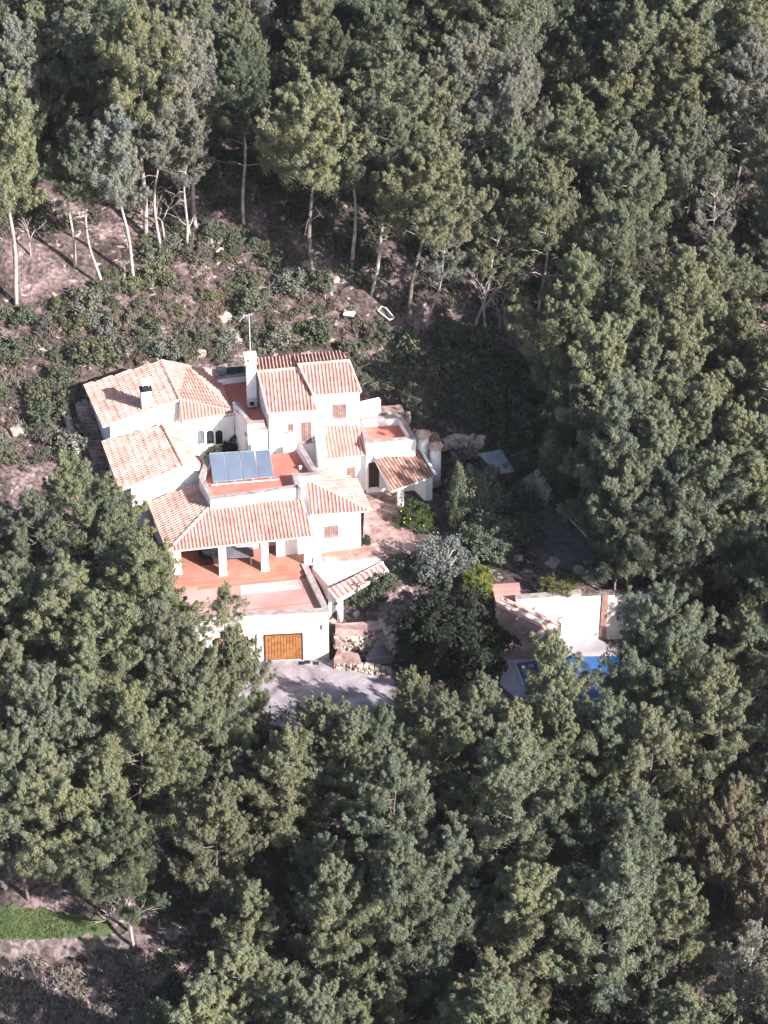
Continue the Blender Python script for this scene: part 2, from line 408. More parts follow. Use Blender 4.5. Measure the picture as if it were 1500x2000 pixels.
#@@GROUND
# ------------------------------------------------------------------ ground
def axis(a, b, step, reach):
    xs = list(np.arange(a, b+step/2, step)); s = step; x = xs[-1]
    while x < reach: s *= 1.35; x += s; xs.append(x)
    s = step; x = xs[0]
    while x > -reach: s *= 1.35; x -= s; xs.insert(0, x)
    return xs
gx = axis(-34, 34, .4, 1500); gy = axis(-52, 52, .4, 1500)
V = [(x, y, terrain(x, y)) for y in gy for x in gx]
nx = len(gx)
Fc = [(j*nx+i, j*nx+i+1, (j+1)*nx+i+1, (j+1)*nx+i) for j in range(len(gy)-1) for i in range(nx-1)]
me = bpy.data.meshes.new('ground'); me.from_pydata(V, [], Fc); me.materials.append(M['soil'])
me.polygons.foreach_set('use_smooth', [True]*len(Fc)); tag(link('ground', me), kind='structure')

def inpoly(x, y, poly):
    c = False; n = len(poly); j = n-1
    for i in range(n):
        xi, yi = poly[i][0], poly[i][1]; xj, yj = poly[j][0], poly[j][1]
        if (yi > y) != (yj > y) and x < (xj-xi)*(y-yi)/(yj-yi)+xi: c = not c
        j = i
    return c
def drape(name, pixels, m, off, step=.09, kind='structure', smoothz=False, ragged=.25):
    poly = [hit(*p) for p in pixels]
    xs = np.arange(min(p.x for p in poly)-1, max(p.x for p in poly)+1, step); ys = np.arange(min(p.y for p in poly)-1, max(p.y for p in poly)+1, step)
    mb = MB(); idx = {}
    def vid(i, j):
        if (i, j) not in idx:
            x = xs[0]+i*step; y = ys[0]+j*step; idx[i, j] = len(mb.v); mb.v.append((x, y, terrain(x, y)+off))
        return idx[i, j]
    for i in range(len(xs)):
        for j in range(len(ys)):
            x = xs[i]+step/2; y = ys[j]+step/2
            k = ragged*noise.noise(Vector((x*1.7, y*1.7, 0)))*2
            if inpoly(x+k, y+k, poly): mb.f.append((vid(i, j), vid(i+1, j), vid(i+1, j+1), vid(i, j+1))); mb.m.append(0)
    o = mb.build(name, M[m], None, True); tag(o, kind=kind); return o
#@@HOUSE
# ------------------------------------------------------------------ villa
VILLA = empty('white_villa', (-8, -2, 3.5), 'rambling white Mediterranean villa with terracotta tiled roofs and red flat terraces', 'villa')
def wallblock(poly, z0, z1, m='white', label=None):
    mb = MB().prism(poly, z0, z1); o = mb.build('wall', M[m], VILLA)
    if label: o['label'] = label
    return o
def roof(pts, tile='tile', **k):
    return attach('tiled_roof', roof_mesh(pts, tilemat=M[tile], **k), VILLA)

# -- north-west wing (the uppermost left roofs)
aL0, aL1 = P(163,752,9.4), P(200,833,9.4)
aR0, aR1 = P(315,704,10.9), P(351,779,10.9)
aE1, aE0, aX = P(451,797,9.4), P(423,724,9.5), P(365,714,10.6)
r1 = roof([aL1, aL0, aR0, aR1], 'tile_flat_lit')
def tri_roof(pts, tile='tile'): return roof(pts, tile)
# right slope drains towards the courtyard; hip on the far side
aF = P(452,800,9.3); aG = P(352,822,9.25)
r2 = roof([aF, aG, aR1], udir=aF-aG); roof([aF, aR1, aX], udir=aF-aG)
r3 = roof([aF, aE0, aX])
r4 = roof([aR1, aX, aR0])
ridge_line(r1, aR0, aR1); ridge_line(r3, aX, aF, .1); ridge_line(r1, aR0, aX, .1)
wl = inset([aL0, aL1, aR1], .0)
wA = [aL0.lerp(aR0, .07)+Vector((0,-.25,0)), aL1.lerp(aR1, .09)+Vector((0,.28,0)), aR1+Vector((0,.28,0)), aR0+Vector((0,-.3,0))]
wallblock(wA, 3.5, [9.3, 9.3, 10.72, 10.72])
cA0 = P(356,826,8.95); cA1 = P(459,812,8.95)
wB = [aR1+Vector((0.02,.2,0)), Vector((cA0.x, cA0.y+.3, 0)), Vector((cA1.x-.1, cA1.y+.3, 0)), aE0+Vector((-.4,-.3,0)), aR0+Vector((.02,-.3,0))]
wallblock(wB, 4.0, [8.95, 8.9, 8.95, 9.15, 9.0])
# tiled eave over the courtyard arcade
ea = [P(353,826,8.75), P(461,811,8.75), P(459,799,9.15), P(353,814,9.15)]
roof(ea)
# arcade windows
A0, A1 = (cA0.x, cA0.y+.3), (cA1.x-.1, cA1.y+.3)
e, n = face_frame(A0, A1)
for k, (px, m_) in enumerate(((392, 'glass'), (410, 'dark'), (427.5, 'dark'))):
    c = on_wall(A0, A1, px, 853); w_, h_ = .50, 1.2; pts = []
    for q in range(9):
        a = math.pi*q/8; pts.append((math.cos(a)*w_/2, h_/2-w_/2+math.sin(a)*w_/2))
    pts += [(-w_/2, -h_/2), (w_/2, -h_/2)]
    def ring(sc, d): return [c+e*(x*sc)+Vector((0, 0, z*(1+(sc-1)*.45)))+n*d for x, z in pts]
    f = MB(); o_, i_ = ring(1.28, .07), ring(1.0, .07); ob = ring(1.28, -.05); N_ = len(pts)
    f.add(o_+i_+ob, [(q, (q+1) % N_, N_+(q+1) % N_, N_+q) for q in range(N_)]+[(q, 2*N_+q, 2*N_+(q+1) % N_, (q+1) % N_) for q in range(N_)])
    fo = f.build('arched_window', M['white'], VILLA)
    g = MB(); a_, b_ = ring(1.02, .01), ring(1.02, -.04)
    g.add(a_+b_, [tuple(range(N_)), tuple(range(2*N_-1, N_-1, -1))]+[(q, N_+q, N_+(q+1) % N_, (q+1) % N_) for q in range(N_)]); g.build('pane', M[m_], fo)
def vent(a, b, px, py):
    c = on_wall(a, b, px, py); e, n = face_frame(a, b); mb = MB(); mb.tube([c-n*.02, c+n*.05], .07, 10); mb.build('vent', M['metal'], VILLA)
# flue on the near gable of this wing
cb = P(285,835,8.4); W_ = .72
def chimney(cx, cy, z0, z1, w_, d_, rz, capkind):
    mb = MB().box((cx, cy, (z0+z1)/2), (w_, d_, z1-z0), rz)
    o = mb.build('chimney', M['white'], VILLA, bevel=.03)
    return o
ch = chimney(cb.x+.15, cb.y-.1, 6.0, 11.7, .72, .6, R(14), 0)
c0 = Vector((cb.x+.15, cb.y-.1, 11.7)); mb = MB()
mb.box(c0+Vector((0, 0, .03)), (.84, .72, .06), R(14)); mb.box(c0+Vector((0, 0, .09)), (.55, .45, .08), R(14)); mb.build('flue_opening', M['dark'], ch)
mb = MB().box(c0+Vector((.08, .3, .33)), (.62, .4, .08), R(14), tilt=.5); mb.tube([c0+Vector((-.2, .1, .05)), c0+Vector((-.12, .2, .34))], .03); mb.tube([c0+Vector((.2, .1, .05)), c0+Vector((.25, .2, .34))], .03)
mb.build('cowl', M['white'], ch)
# -- west wing
bL0, bL1, bR1, bR0, bE1, bE0 = P(198,862,8.0), P(233,957,8.0), P(359,911,9.2), P(317,828,9.2), P(401,918,8.35), P(356,826,8.35)
rb = roof([bL1, bL0, bR0, bR1], 'tile_flat_lit'); rb2 = roof([bR1, bE1, bE0, bR0][1:]+[bR1]); ridge_line(rb, bR0, bR1)
wW = [bL0.lerp(bR0, .10)+Vector((0,-.1,0)), bL1.lerp(bR1, .16)+Vector((.05,.3,0)), bR1+Vector((0,.3,0)), bE1+Vector((-.15,.3,0)), bE0+Vector((-.2,-.1,0)), bR0+Vector((0,-.1,0))]
wallblock(wW, 3.0, [7.95, 7.95, 9.03, 8.2, 8.2, 9.03])
for p in ((315, 950), (361, 945)): vent(wW[1], wW[2], *p)
for p in ((256, 827),): vent(wA[1], wA[2], *p)
# -- covered porch: hipped roof on four pillars
cFL, cNL, cT, cTF = P(288,981,6.6), P(326,1078,6.6), P(411,988,7.85), P(388,943,7.85)
cNR, cTR = P(613,1047,6.6), P(588,973,7.85)
rc = roof([cNL, cFL, cTF, cT], 'tile_flat_lit'); rd = roof([cNL, cNR, cTR, cT]); ridge_line(rd, cNL, cT, .13)
PF, TF = 4.0, 3.7
colpx = [(347,1121), (435,1124), (517,1115), (601,1103)]
cols = [P(a, b, PF) for a, b in colpx]
for c in cols:
    top = 6.42
    mb = MB().box((c.x, c.y+.22, (PF+top)/2), (.50, .50, top-PF), R(9)); o = mb.build('column', M['white'], VILLA, bevel=.025)
    MB().box((c.x, c.y+.22, PF+.05), (.56, .56, .10), R(9)).build('plinth', M['white'], o)
# porch beam, back wall, floors
fb = MB().beam(cols[0]+Vector((-.3, .22, 2.40)), cols[3]+Vector((-.0, .22, 2.40)), .3, .2); fb.build('beam', M['wood'], VILLA)
pl = [P(338,1136,PF), P(598,1112,PF)]
pl = [Vector((cFL.x+.75, cNL.y+.55, 0)), pl[0]+Vector((-.35,-.05,0)), pl[1]]
pfloor = [pl[1], pl[2], Vector((cTR.x+1.1, cTR.y+.6, 0)), Vector((cFL.x+1.1, cFL.y, 0))]
MB().prism(pfloor, 2.0, PF).build('porch_floor', M['terra'], VILLA)
MB().prism([pl[1]+Vector((0, -.42, 0)), pl[2]+Vector((0, -.42, 0)), pl[2]+Vector((0, -.01, 0)), pl[1]+Vector((0, -.01, 0))], 2.0, (PF+TF)/2).build('step', M['terra'], VILLA)
bw = [Vector((cFL.x+1.0, cT.y+.15, 0)), Vector((cTR.x, cTR.y+.1, 0)), Vector((cTR.x, cTR.y+.4, 0)), Vector((cFL.x+1.0, cFL.y-.1, 0))]
wallblock(bw, 3.0, [6.55, 7.55, 7.75, 6.45], 'terra', 'orange painted back wall of the porch')
wl2 = [cFL+Vector((.35,-.2,0)), Vector((cNL.x-.0, cNL.y+2.2, 0)), Vector((cNL.x+.25, cNL.y+2.2, 0)), cFL+Vector((.75,-.2,0))]
wallblock(wl2, 2.0, 6.5)
# open dining terrace over the garage
g0, g1 = P(372,1300,0), P(643,1287,0)
gN = [Vector((g0.x, g0.y)), Vector((g1.x, g1.y))]
tR = P(598,1101,4.15)
tpoly = [gN[0], gN[1], Vector((tR.x, tR.y)), Vector((pl[1].x-.2, pl[1].y+.2))]
wallblock([gN[0], gN[1], Vector((tR.x, tR.y)), Vector((gN[0].x-1.2, pl[1].y+.2))], -1, 3.6, 'cream', 'tall front wall of the garage storey')
MB().prism(inset([gN[0], gN[1], Vector((tR.x, tR.y)), Vector((gN[0].x-1.2, pl[1].y+.1))], .02), 3.604, TF).build('terrace_floor', M['rosefloor'], VILLA)
MB().prism([P(470,1162,TF), P(590,1150,TF), P(578,1124,TF), P(470,1135,TF)], TF+.001, TF+.005).build('floor_band', M['pinkfloor'], VILLA)
# red stripes that frame the terrace floor
d0 = (gN[1]-gN[0]).normalized()
def stripe(a, b, w_, name='floor_band', m='red', z=TF+.004):
    a = Vector((a[0], a[1])); b = Vector((b[0], b[1])); d = (b-a).normalized(); nn = Vector((-d.y, d.x))*w_/2
    MB().prism([a-nn, b-nn, b+nn, a+nn], z-.003, z+.004).build(name, M[m], VILLA)
fr0, fr1 = P(480,1192,TF), P(632,1174,TF); stripe(fr0, fr1, .09)
s0, s1 = P(575,1120,TF), P(597,1160,TF); stripe(s0, s1, .07)
MB().prism([P(388,1141,TF), P(596,1122,TF), P(603,1130,TF), P(386,1152,TF)], TF, TF+.006).build('floor_band', M['terra'], VILLA)
wall_strip(VILLA, [gN[0]+Vector((.0,.15)), gN[1]+Vector((-.15,.15)), Vector((tR.x-.15, tR.y+.1))], 3.45, 4.05, .3, 'cream', 'coping', 'parapet', over=.06)
G0, G1 = gN
# garage doors
window(VILLA, G0, G1, 518.5, 1239, 590, 1288.5, 'garage_door', 'wood', 'door')
window(VILLA, G0, G1, 428, 1245, 484, 1293, 'garage_door', 'wood', 'door')
for a, b in ((518.5, 590), (428, 484)):       # plank joints
    mb = MB()
    for k in range(1, 12):
        t = on_wall(G0, G1, a+(b-a)*k/12, 1264); e, n = face_frame(G0, G1)
        mb.box(t+n*.034+Vector((0, 0, 0)), (.018, .012, 1.95), math.atan2(e.y, e.x))
    mb.build('door_batten', M['darkwood'], VILLA)
t = on_wall(G0, G1, 501, 1262); e, n = face_frame(G0, G1); MB().tube([t+n*.06-Vector((0,0,1.2)), t+n*.06+Vector((0,0,1.0))], .035, 8).build('downpipe', M['shutter'], VILLA)
t = on_wall(G0, G1, 631, 1221); MB().box(t+n*.08, (.14, .16, .2), 0).tube([t+n*.1-Vector((0,0,.1)), t+n*.1-Vector((0,0,.22))], [.06, .1], 8).build('wall_lamp', M['metal'], VILLA)
stp = [Vector((G0.x+2.2, G0.y-.14)), Vector((G1.x-1.3, G1.y-.22))]
# -- red flat roof with the solar collectors
DZ, DF = 8.6, 7.95
dp = [P(410,976,DZ), P(587,952,DZ), P(581,930,DZ), P(624,927,DZ), P(587,866,DZ), P(478,880,DZ), P(404,890,DZ), P(388,934,DZ)]
MB().prism([(p.x, p.y) for p in dp], 4.0, DF).build('wall', [M['white']], VILLA)
MB().prism([(p.x, p.y) for p in dp], DF+.002, DF+.03).build('flat_roof', M['red'], VILLA)
def ins(p, q, k): return p+(q-p).normalized()*k
for seq in ([dp[6], dp[7], dp[0], dp[1], dp[2], dp[3], dp[4]],):
    c = sum(dp, Vector())/8
    sh_ = [ins(p, c, .18) for p in seq]
    wall_strip(VILLA, sh_, DF-.3, DZ, .28, 'white', 'coping')
MB().beam(Vector((dp[1].x+.0, dp[1].y-.25, 7.85)), Vector((dp[1].x+.05, dp[1].y-.2, 8.9)), .3, .25).build('wall', M['white'], VILLA)
# drain / small lamp on the flat roof
t = P(587,918,DF+.03); MB().tube([t, t+Vector((0,0,.32))], [.10, .12], 10).build('roof_vent', M['white'], VILLA)
# -- tower
t1TL, t1TR, t1BL, t1BR = P(503,726,12.2), P(588,718,12.2), P(523,807,10.8), P(619,801,10.8)
t2TL, t2TR, t2BL, t2BR = P(582,712,12.5), P(681,704,12.5), P(612,772,11.45), P(705,766,11.45)
bkL, bkR = P(471,704,11.3), P(666,686,11.6)
rt1 = roof([t1BL, t1BR, t1TR, t1TL]); rt2 = roof([t2BL, t2BR, t2TR, t2TL])
bkM = bkL.lerp(bkR, .5)
rt3 = roof([bkM, bkL, t1TL, t1TR]); rt4 = roof([bkR, bkM, t2TL+Vector((.05,0,0)), t2TR])
ridge_line(rt1, t1TL, t1TR, .11); ridge_line(rt2, t2TL, t2TR, .11)
for a, b, r_ in ((t1BL, t1TL, rt1), (t1TL, bkL, rt1), (t2BR, t2TR, rt2), (t2BL, t2TL, rt2)): ridge_line(r_, a+Vector((0,0,.05)), b+Vector((0,0,.05)), .09)
tw = [Vector((t1BL.x+.08, t1BL.y+.3)), Vector((t1BR.x-.1, t1BR.y+.3)), Vector((t1TR.x+1.0, t1TR.y+.1)), Vector((t1TL.x+.08, t1TL.y))]
wallblock(tw, 3.5, [10.72, 10.72, 11.95, 12.0])
tw2 = [Vector((t2BL.x+.03, t2BL.y+.3)), Vector((t2BR.x-.12, t2BR.y+.3)), Vector((t2TR.x-.1, t2TR.y)), Vector((t2TL.x-.2, t2TL.y))]
wallblock(tw2, 3.5, [11.3, 11.3, 12.25, 12.25])
tw3 = [Vector((t1TL.x+.1, t1TL.y+.02)), Vector((t2TR.x-.12, t2TR.y+.02)), Vector((bkR.x-.2, bkR.y-.3)), Vector((bkL.x+.3, bkL.y-.3))]
wallblock(tw3, 3.5, [11.95, 11.95, 11.4, 11.1])
window(VILLA, tw[0], tw[1], 561, 826, 573.5, 841, leaves=1)
window(VILLA, tw[0], tw[1], 587, 823, 609, 862)
window(VILLA, tw2[0], tw2[1], 648, 788, 677, 815)
vent(tw[0], tw[1], 541, 831)
# chimney against the tower's left flank
cc = P(492,790,9.4)
ch2 = chimney(cc.x, cc.y+.1, 8.0, 12.9, .66, .62, R(9), 0)
q = Vector((cc.x, cc.y+.1, 12.9)); mb = MB()
mb.box(q+Vector((0,0,.05)), (.86, .82, .10), R(9)); mb.box(q+Vector((0,0,.55)), (.86, .82, .10), R(9))
for sx_ in (-.3, .0, .3):
    for sy_ in (-.28, .28): mb.box(q+Vector((sx_, sy_, .3)), (.12, .12, .4), R(9))
mb.build('chimney_head', M['cream'], ch2)
# -- upper red terrace left of the tower
hz = 9.35
hp = [P(424,750,hz), P(486,742,hz), P(512,800,hz), P(522,838,hz), P(490,838,hz), P(452,790,hz)]
MB().prism([(p.x, p.y) for p in hp], 4.0, hz-.02).build('wall', M['white'], VILLA)
MB().prism([(p.x, p.y) for p in hp], hz-.018, hz).build('flat_roof', M['red'], VILLA)
wall_strip(VILLA, [P(424,741,hz+.5)+Vector((0,.1,0)), P(482,733,hz+.5)+Vector((0,.1,0))], 8.9, hz+.5, .26, 'white', 'coping')
wall_strip(VILLA, [P(457,786,hz+.4), P(467,792,hz+.4), P(486,826,hz+.4), P(516,824,hz+.4)], 8.0, [hz+.4, hz+.4, hz+.4, hz+.4], .24, 'white', 'coping')
# sloping tile strip beside the courtyard
roof([P(481,840,8.5), P(456,812,8.5), P(455,797,9.2), P(487,826,9.2)][:4], 'tile_old')
# white stair block in front with a short row of tiles
sbx = [P(478,846,8.6), P(516,842,8.6), P(520,826,8.6), P(482,830,8.6)]
wallblock([(p.x, p.y) for p in sbx], 4.0, 8.55)
roof([P(478,850,8.55), P(515,846,8.55), P(515,840,8.8), P(478,844,8.8)])
# -- south-east room with its hipped roof
eTL, eBL, eBR, eNR, eN = P(594,934,8.25), P(607,1006,7.0), P(727,998,7.0), P(698,937,7.15), P(626,900,8.3)
re1 = roof([eBL, eBR, eTL]); re2 = roof([eBR, eNR, eN, eTL])
ridge_line(re1, eBR, eTL, .1)
eW0, eW1 = P(540,1087,PF), P(705,1067,PF)
ew = [(eW0.x, eW0.y), (eW1.x, eW1.y), (eNR.x-.35, eNR.y-.1), (eN.x, eN.y-.1), (eTL.x, eTL.y), (eTL.x-.2, eTL.y-1.2), (eW0.x, eW0.y+1.2)]
wallblock(ew[:2]+[ew[2], ew[3], (ew[4][0]+.0, ew[4][1])], 2.5, [6.35, 6.85, 6.95, 7.9, 7.9])
window(VILLA, ew[0], ew[1], 631.5, 1025, 661.5, 1047.5)
MB().prism([eW0+Vector((.4,-.5,0)), eW1+Vector((.35,-.5,0)), eW1+Vector((.35,-.02,0)), eW0+Vector((.4,-.02,0))], 2.5, PF-.05).build('plinth', M['red'], VILLA)
# -- room under the small tiled roof and its red-floored roof terrace
gTL, gTR, gBR, gBL = P(618,829,8.75), P(693,819,8.75), P(718,888,7.15), P(622,899,7.15)
rg = roof([gBL, gBR, gTR, gTL]); ridge_line(rg, gBR+Vector((0,0,.05)), gTR+Vector((0,0,.05)), .09)
gw0, gw1 = P(622,965,3.95), P(714,953,3.95)
gw = [(gBL.x+.05, gBL.y+.3), (gBR.x-.1, gBR.y+.3), (gTR.x-.1, gTR.y), (gTL.x, gTL.y)]
wallblock(gw, 3.0, [7.05, 7.05, 8.55, 8.55])
wallblock([(eN.x-.1, eN.y+.0), (gw[0][0]+.4, gw[0][1]+.0), (gw[0][0]+.4, gw[0][1]+1.5), (gTL.x-.2, gTL.y)], 3.0, 8.6)
window(VILLA, gw[0], gw[1], 676, 911, 694, 937)
KZ = 8.2
kp = [P(697,817,KZ), P(784,812,KZ), P(812,857,KZ), P(716,866,KZ)]
MB().prism([(p.x, p.y) for p in kp], 3.0, 7.55).build('wall', M['white'], VILLA)
MB().prism([(p.x, p.y) for p in kp], 7.552, 7.58).build('flat_roof', M['red'], VILLA)
cK = sum(kp, Vector())/4
wall_strip(VILLA, [ins(p, cK, .16) for p in kp], 7.3, KZ, .26, 'white', 'coping', closed=True)
# door to the patio and the lean-to kitchen beside it
kw = [(kp[3].x+.05, kp[3].y), (kp[2].x, kp[2].y)]
window(VILLA, (kp[3].x, kp[3].y-.03), (kp[2].x, kp[2].y-.03), 722, 905, 738, 951, 'door', 'darkwood', 'door')
lTL, lTR, lBR, lBL = P(731,896,6.95), P(811,868,6.95), P(848,930,6.05), P(765,960,6.05)
rl = roof([lBL, lBR, lTR, lTL], 'tile_old')
MB().beam(lTL+Vector((0,.1,.12)), lTR+Vector((0,.1,.12)), .3, .22).build('verge', M['white'], rl)
MB().beam(lTR+Vector((.1,0,.12)), lBR+Vector((.1,0,.12)), .16, .16).build('verge', M['white'], rl)
pb = P(782,992,3.95); MB().box((pb.x, pb.y+.15, 4.9), (.42, .42, 2.1), R(10)).build('column', M['white'], VILLA, bevel=.02)
wallblock([(lBR.x-.6, lBR.y+.2), (lBR.x-.1, lBR.y+.3), (lTR.x-.1, lTR.y-.1), (lTR.x-.6, lTR.y-.2)], 3.0, [5.8, 5.8, 6.7, 6.7])
wallblock([(lTL.x+1.3, lTL.y+.55), (lTR.x-.6, lTR.y-.2+.1), (lTR.x-.6, lTR.y+.2), (lTL.x+1.3, lTL.y+.8)], 3.0, 6.75)
for (px, py, zb, zt) in ((826,894,6.0,7.75), (850,912,5.6,7.15)):
    c = P(px, py, zb); mb = MB(); mb.tube([c-Vector((0,0,1.5)), Vector((c.x, c.y, zt))], [.42, .40], 14)
    o = mb.build('chimney', M['white'], VILLA, True); q = Vector((c.x, c.y, zt))
    mb = MB()
    for k in range(6):
        a = k*math.pi/3; mb.box(q+Vector((math.cos(a)*.33, math.sin(a)*.33, .12)), (.1, .1, .24), a)
    mb.build('smoke_vent', M['white'], o)
    mb = MB(); mb.tube([q+Vector((0,0,.24)), q+Vector((0,0,.32)), q+Vector((0,0,.55))], [.58, .56, .06], 8); mb.build('chimney_cap', M['cap'], o)
# -- white wall and stone landing right of the tower
a, b = P(704,789,8.9), P(742,787,8.6); wall_strip(VILLA, [a, b], 5.0, 8.9, .3, 'white', 'white', 'parapet')
MB().prism([P(705,815,7.6), P(790,806,7.6), P(785,790,7.6), P(720,795,7.6)], 5.0, 7.6).build('landing', M['pave'], VILLA)
mp = [P(808,838,7.2), P(846,862,7.2), P(872,872,7.2), P(868,905,6.2), P(836,876,6.2)]
roof([P(838,862,6.9), P(868,880,6.6), P(856,846,7.3), P(826,836,7.5)], 'tile_old')
roof([P(812,858,7.2), P(838,868,7.0), P(826,840,7.6), P(806,836,7.7)])
#@@OUTSIDE
# ------------------------------------------------------------------ things on the roofs
def solar_array():
    t = P(455,925,DF+.03)
    root = empty('solar_collector', (t.x, t.y, DF+.03), 'row of four blue solar collector panels tilted on the red flat roof', 'solar panel')
    a, b = P(416,942,8.35), P(536,931,8.35)     # lower edge
    c, d = P(408,885,9.35), P(527,878,9.35)     # upper edge
    a2, b2, c2, d2 = a, b, c, d
    n = (b-a).cross(c-a).normalized()
    if n.z < 0: n = -n
    for k in range(4):
        p0 = a.lerp(b, k/4); p1 = a.lerp(b, (k+1)/4); p3 = c.lerp(d, k/4); p2 = c.lerp(d, (k+1)/4)
        def q(s, t_): return (p0.lerp(p1, s)).lerp(p3.lerp(p2, s), t_)
        mb = MB(); vs = [q(.02,0), q(.98,0), q(.98,1), q(.02,1)]
        mb.add([v-n*.09 for v in vs]+[v for v in vs], [(3,2,1,0),(4,5,6,7),(0,1,5,4),(1,2,6,5),(2,3,7,6),(3,0,4,7)])
        o = mb.build('panel_frame', M['slate'], root)
        vs = [q(.045,.02), q(.955,.02), q(.955,.98), q(.045,.98)]
        MB().add([v+n*.001 for v in vs]+[v+n*.012 for v in vs], [(3,2,1,0),(4,5,6,7),(0,1,5,4),(1,2,6,5),(2,3,7,6),(3,0,4,7)]).build('panel_glass', M['panel'], o)
    mb = MB()
    for s in (.06, .36, .66, .94):
        lo = a.lerp(b, s); hi = c.lerp(d, s)
        mb.beam(lo-n*.11, Vector((lo.x, lo.y, DF+.03)), .05, .05, up=Vector((0,1,0)))
        mb.beam(hi-n*.11, Vector((hi.x, hi.y, DF+.03)), .05, .05, up=Vector((0,1,0)))
        mb.beam(lo-n*.12, hi-n*.12, .05, .05)
    mb.build('support_rack', M['metal'], root)
    f0, f1 = a+Vector((-.1,-.15,-.12)), b+Vector((.3,-.15,-.12)); MB().tube([f0, f1], .05, 8).build('pipe', M['metal'], root)
solar_array()
def antenna():
    b = P(489,690,13.55); root = empty('antenna_mast', b, 'thin television antenna mast with white head on the tower chimney', 'antenna')
    h = 3.1
    MB().tube([b, b+Vector((0,0,h))], .035, 6).build('mast', M['metal'], root)
    mb = MB(); t = b+Vector((0,0,h)); mb.tube([t+Vector((-.6,-.1,-.1)), t+Vector((.3,.05,.1))], .02, 5)
    for k in range(5):
        c = t+Vector((-.5+k*.17,-.09+k*.02,-.09+k*.035)); mb.tube([c+Vector((-.04,.2,.04)), c-Vector((-.04,.2,.04))], .011, 4)
    mb.beam(t+Vector((-.65,-.1,-.3)), t+Vector((-.35,-.1,.05)), .35, .04); mb.build('antenna_head', M['metal'], root)
antenna()
def ac_unit():
    c = P(492,797,9.37); root = empty('air_conditioner', c, 'small white air conditioning unit on the upper terrace below the tower chimney', 'air conditioner')
    MB().box(c+Vector((0,.1,.42)), (.5, .34, .62), R(9)).build('casing', M['metal'], root, bevel=.03)
    mb = MB()
    for x in (-.18, .18): mb.box(c+Vector((x,.1,.055)), (.06, .34, .11), R(9))
    mb.build('foot', M['dark'], root)
    mb = MB(); mb.tube([c+Vector((.02,-.075,.42)), c+Vector((.02,-.095,.42))], .19, 14); mb.build('fan_grille', M['dark'], root)
ac_unit()
def water_tank():
    z = 8.6; a = [P(420,735,z+1), P(474,730,z+1), P(474,708,z+1), P(422,712,z+1)]
    root = empty('netted_enclosure', (a[0].x+.5, a[0].y+.5, z), 'dark green netted enclosure behind the upper terrace', 'enclosure')
    MB().prism(a, 6.5, z+.7).build('net_cover', M['darkgreen'], root)
    c = P(432,722,z+1.05); MB().box(c+Vector((0,0,-.1)), (.7, .5, .4), .2).box(c+Vector((0,0,.12)), (.5, .3, .06), .2).build('housing', M['slate'], root)
water_tank()
def porch_furniture():
    y = -6.9
    t = P(466,1080,PF+.7); root = empty('dining_table', (t.x, t.y, PF), 'dark blue topped table under the tiled porch', 'table')
    MB().box((t.x, t.y, PF+.74), (2.0, 1.1, .06), R(5)).build('tabletop', M['glass'], root)
    for sx_ in (-.85, .85):
        for sy_ in (-.4, .4): MB().box((t.x+sx_, t.y+sy_, PF+.36), (.08, .08, .70), R(5)).build('leg', M['metal'], root)
    s = P(410,1086,PF+.45); root = empty('outdoor_sofa', (s.x, s.y, PF), 'dark cushioned sofa at the left end of the porch', 'sofa')
    MB().box((s.x, s.y, PF+.22), (1.5, .8, .42), R(8)).build('base', M['darkwood'], root, bevel=.03)
    MB().box((s.x-.06, s.y+.36, PF+.62), (1.5, .18, .5), R(8)).build('backrest', M['dark'], root, bevel=.04)
    for k in (-.37, .37): MB().box((s.x+k, s.y-.06, PF+.49), (.7, .6, .13), R(8)).build('cushion', M['dark'], root, bevel=.05)
    for k in (-.72, .72): MB().box((s.x+k, s.y, PF+.5), (.12, .78, .3), R(8)).build('armrest', M['darkwood'], root, bevel=.03)
porch_furniture()

# ------------------------------------------------------------------ paving, driveway, pool
MB().prism([P(430,1293,0.0), P(645,1288,0.0), P(700,1299,0.0), P(770,1312,0.0), P(862,1345,0.0), P(885,1395,0), P(800,1440,0), P(600,1430,0), P(440,1400,0)], -1.2, .06).build('driveway', M['drive'], None)['kind'] = 'structure'
gr = [(589,1295), (600,1293), (617,1295)]
for k, (a, b) in enumerate(gr):
    c = P(a, b, .07); root = empty('drain_grate', c, ('leftmost', 'middle', 'rightmost')[k]+' of three black drain grates in the driveway by the garage corner', 'drain', 'drain grates by the garage')
    mb = MB(); s = .17
    for i in range(5): mb.box(c+Vector((-s+.04+i*.075, 0, .012)), (.035, .30, .02))
    mb.build('bars', M['metal'] if 0 else M['dark'], root); MB().box(c+Vector((0,0,-.003)), (.4, .34, .01)).build('pit', M['dark'], root)
pv = [P(708,1068,3.9), P(713,955,3.9), P(770,950,3.9), P(800,1010,3.9), P(815,1075,3.9), P(700,1092,3.9), P(606,1094,3.9)]
MB().prism(pv, 2.0, 3.93).build('patio', M['pave'], None)['kind'] = 'structure'
MB().prism([P(606,1096,3.9), P(740,1087,3.85), P(746,1097,3.8), P(690,1122,3.75), P(642,1146,3.75), P(612,1110,3.85)], 1.5, 3.8).build('path', M['pinkfloor'], None)['kind'] = 'structure'
t = empty('terrace_side_wall', P(612,1120,3.8), 'white rendered garden wall beside the tiled pergola and terrace corner', 'wall')
MB().prism([P(609,1092,4.0), P(628,1092,4.0), P(627,1105,4.0), P(612,1104,4.0)], 2.0, 4.6).build('pier', M['white'], t)
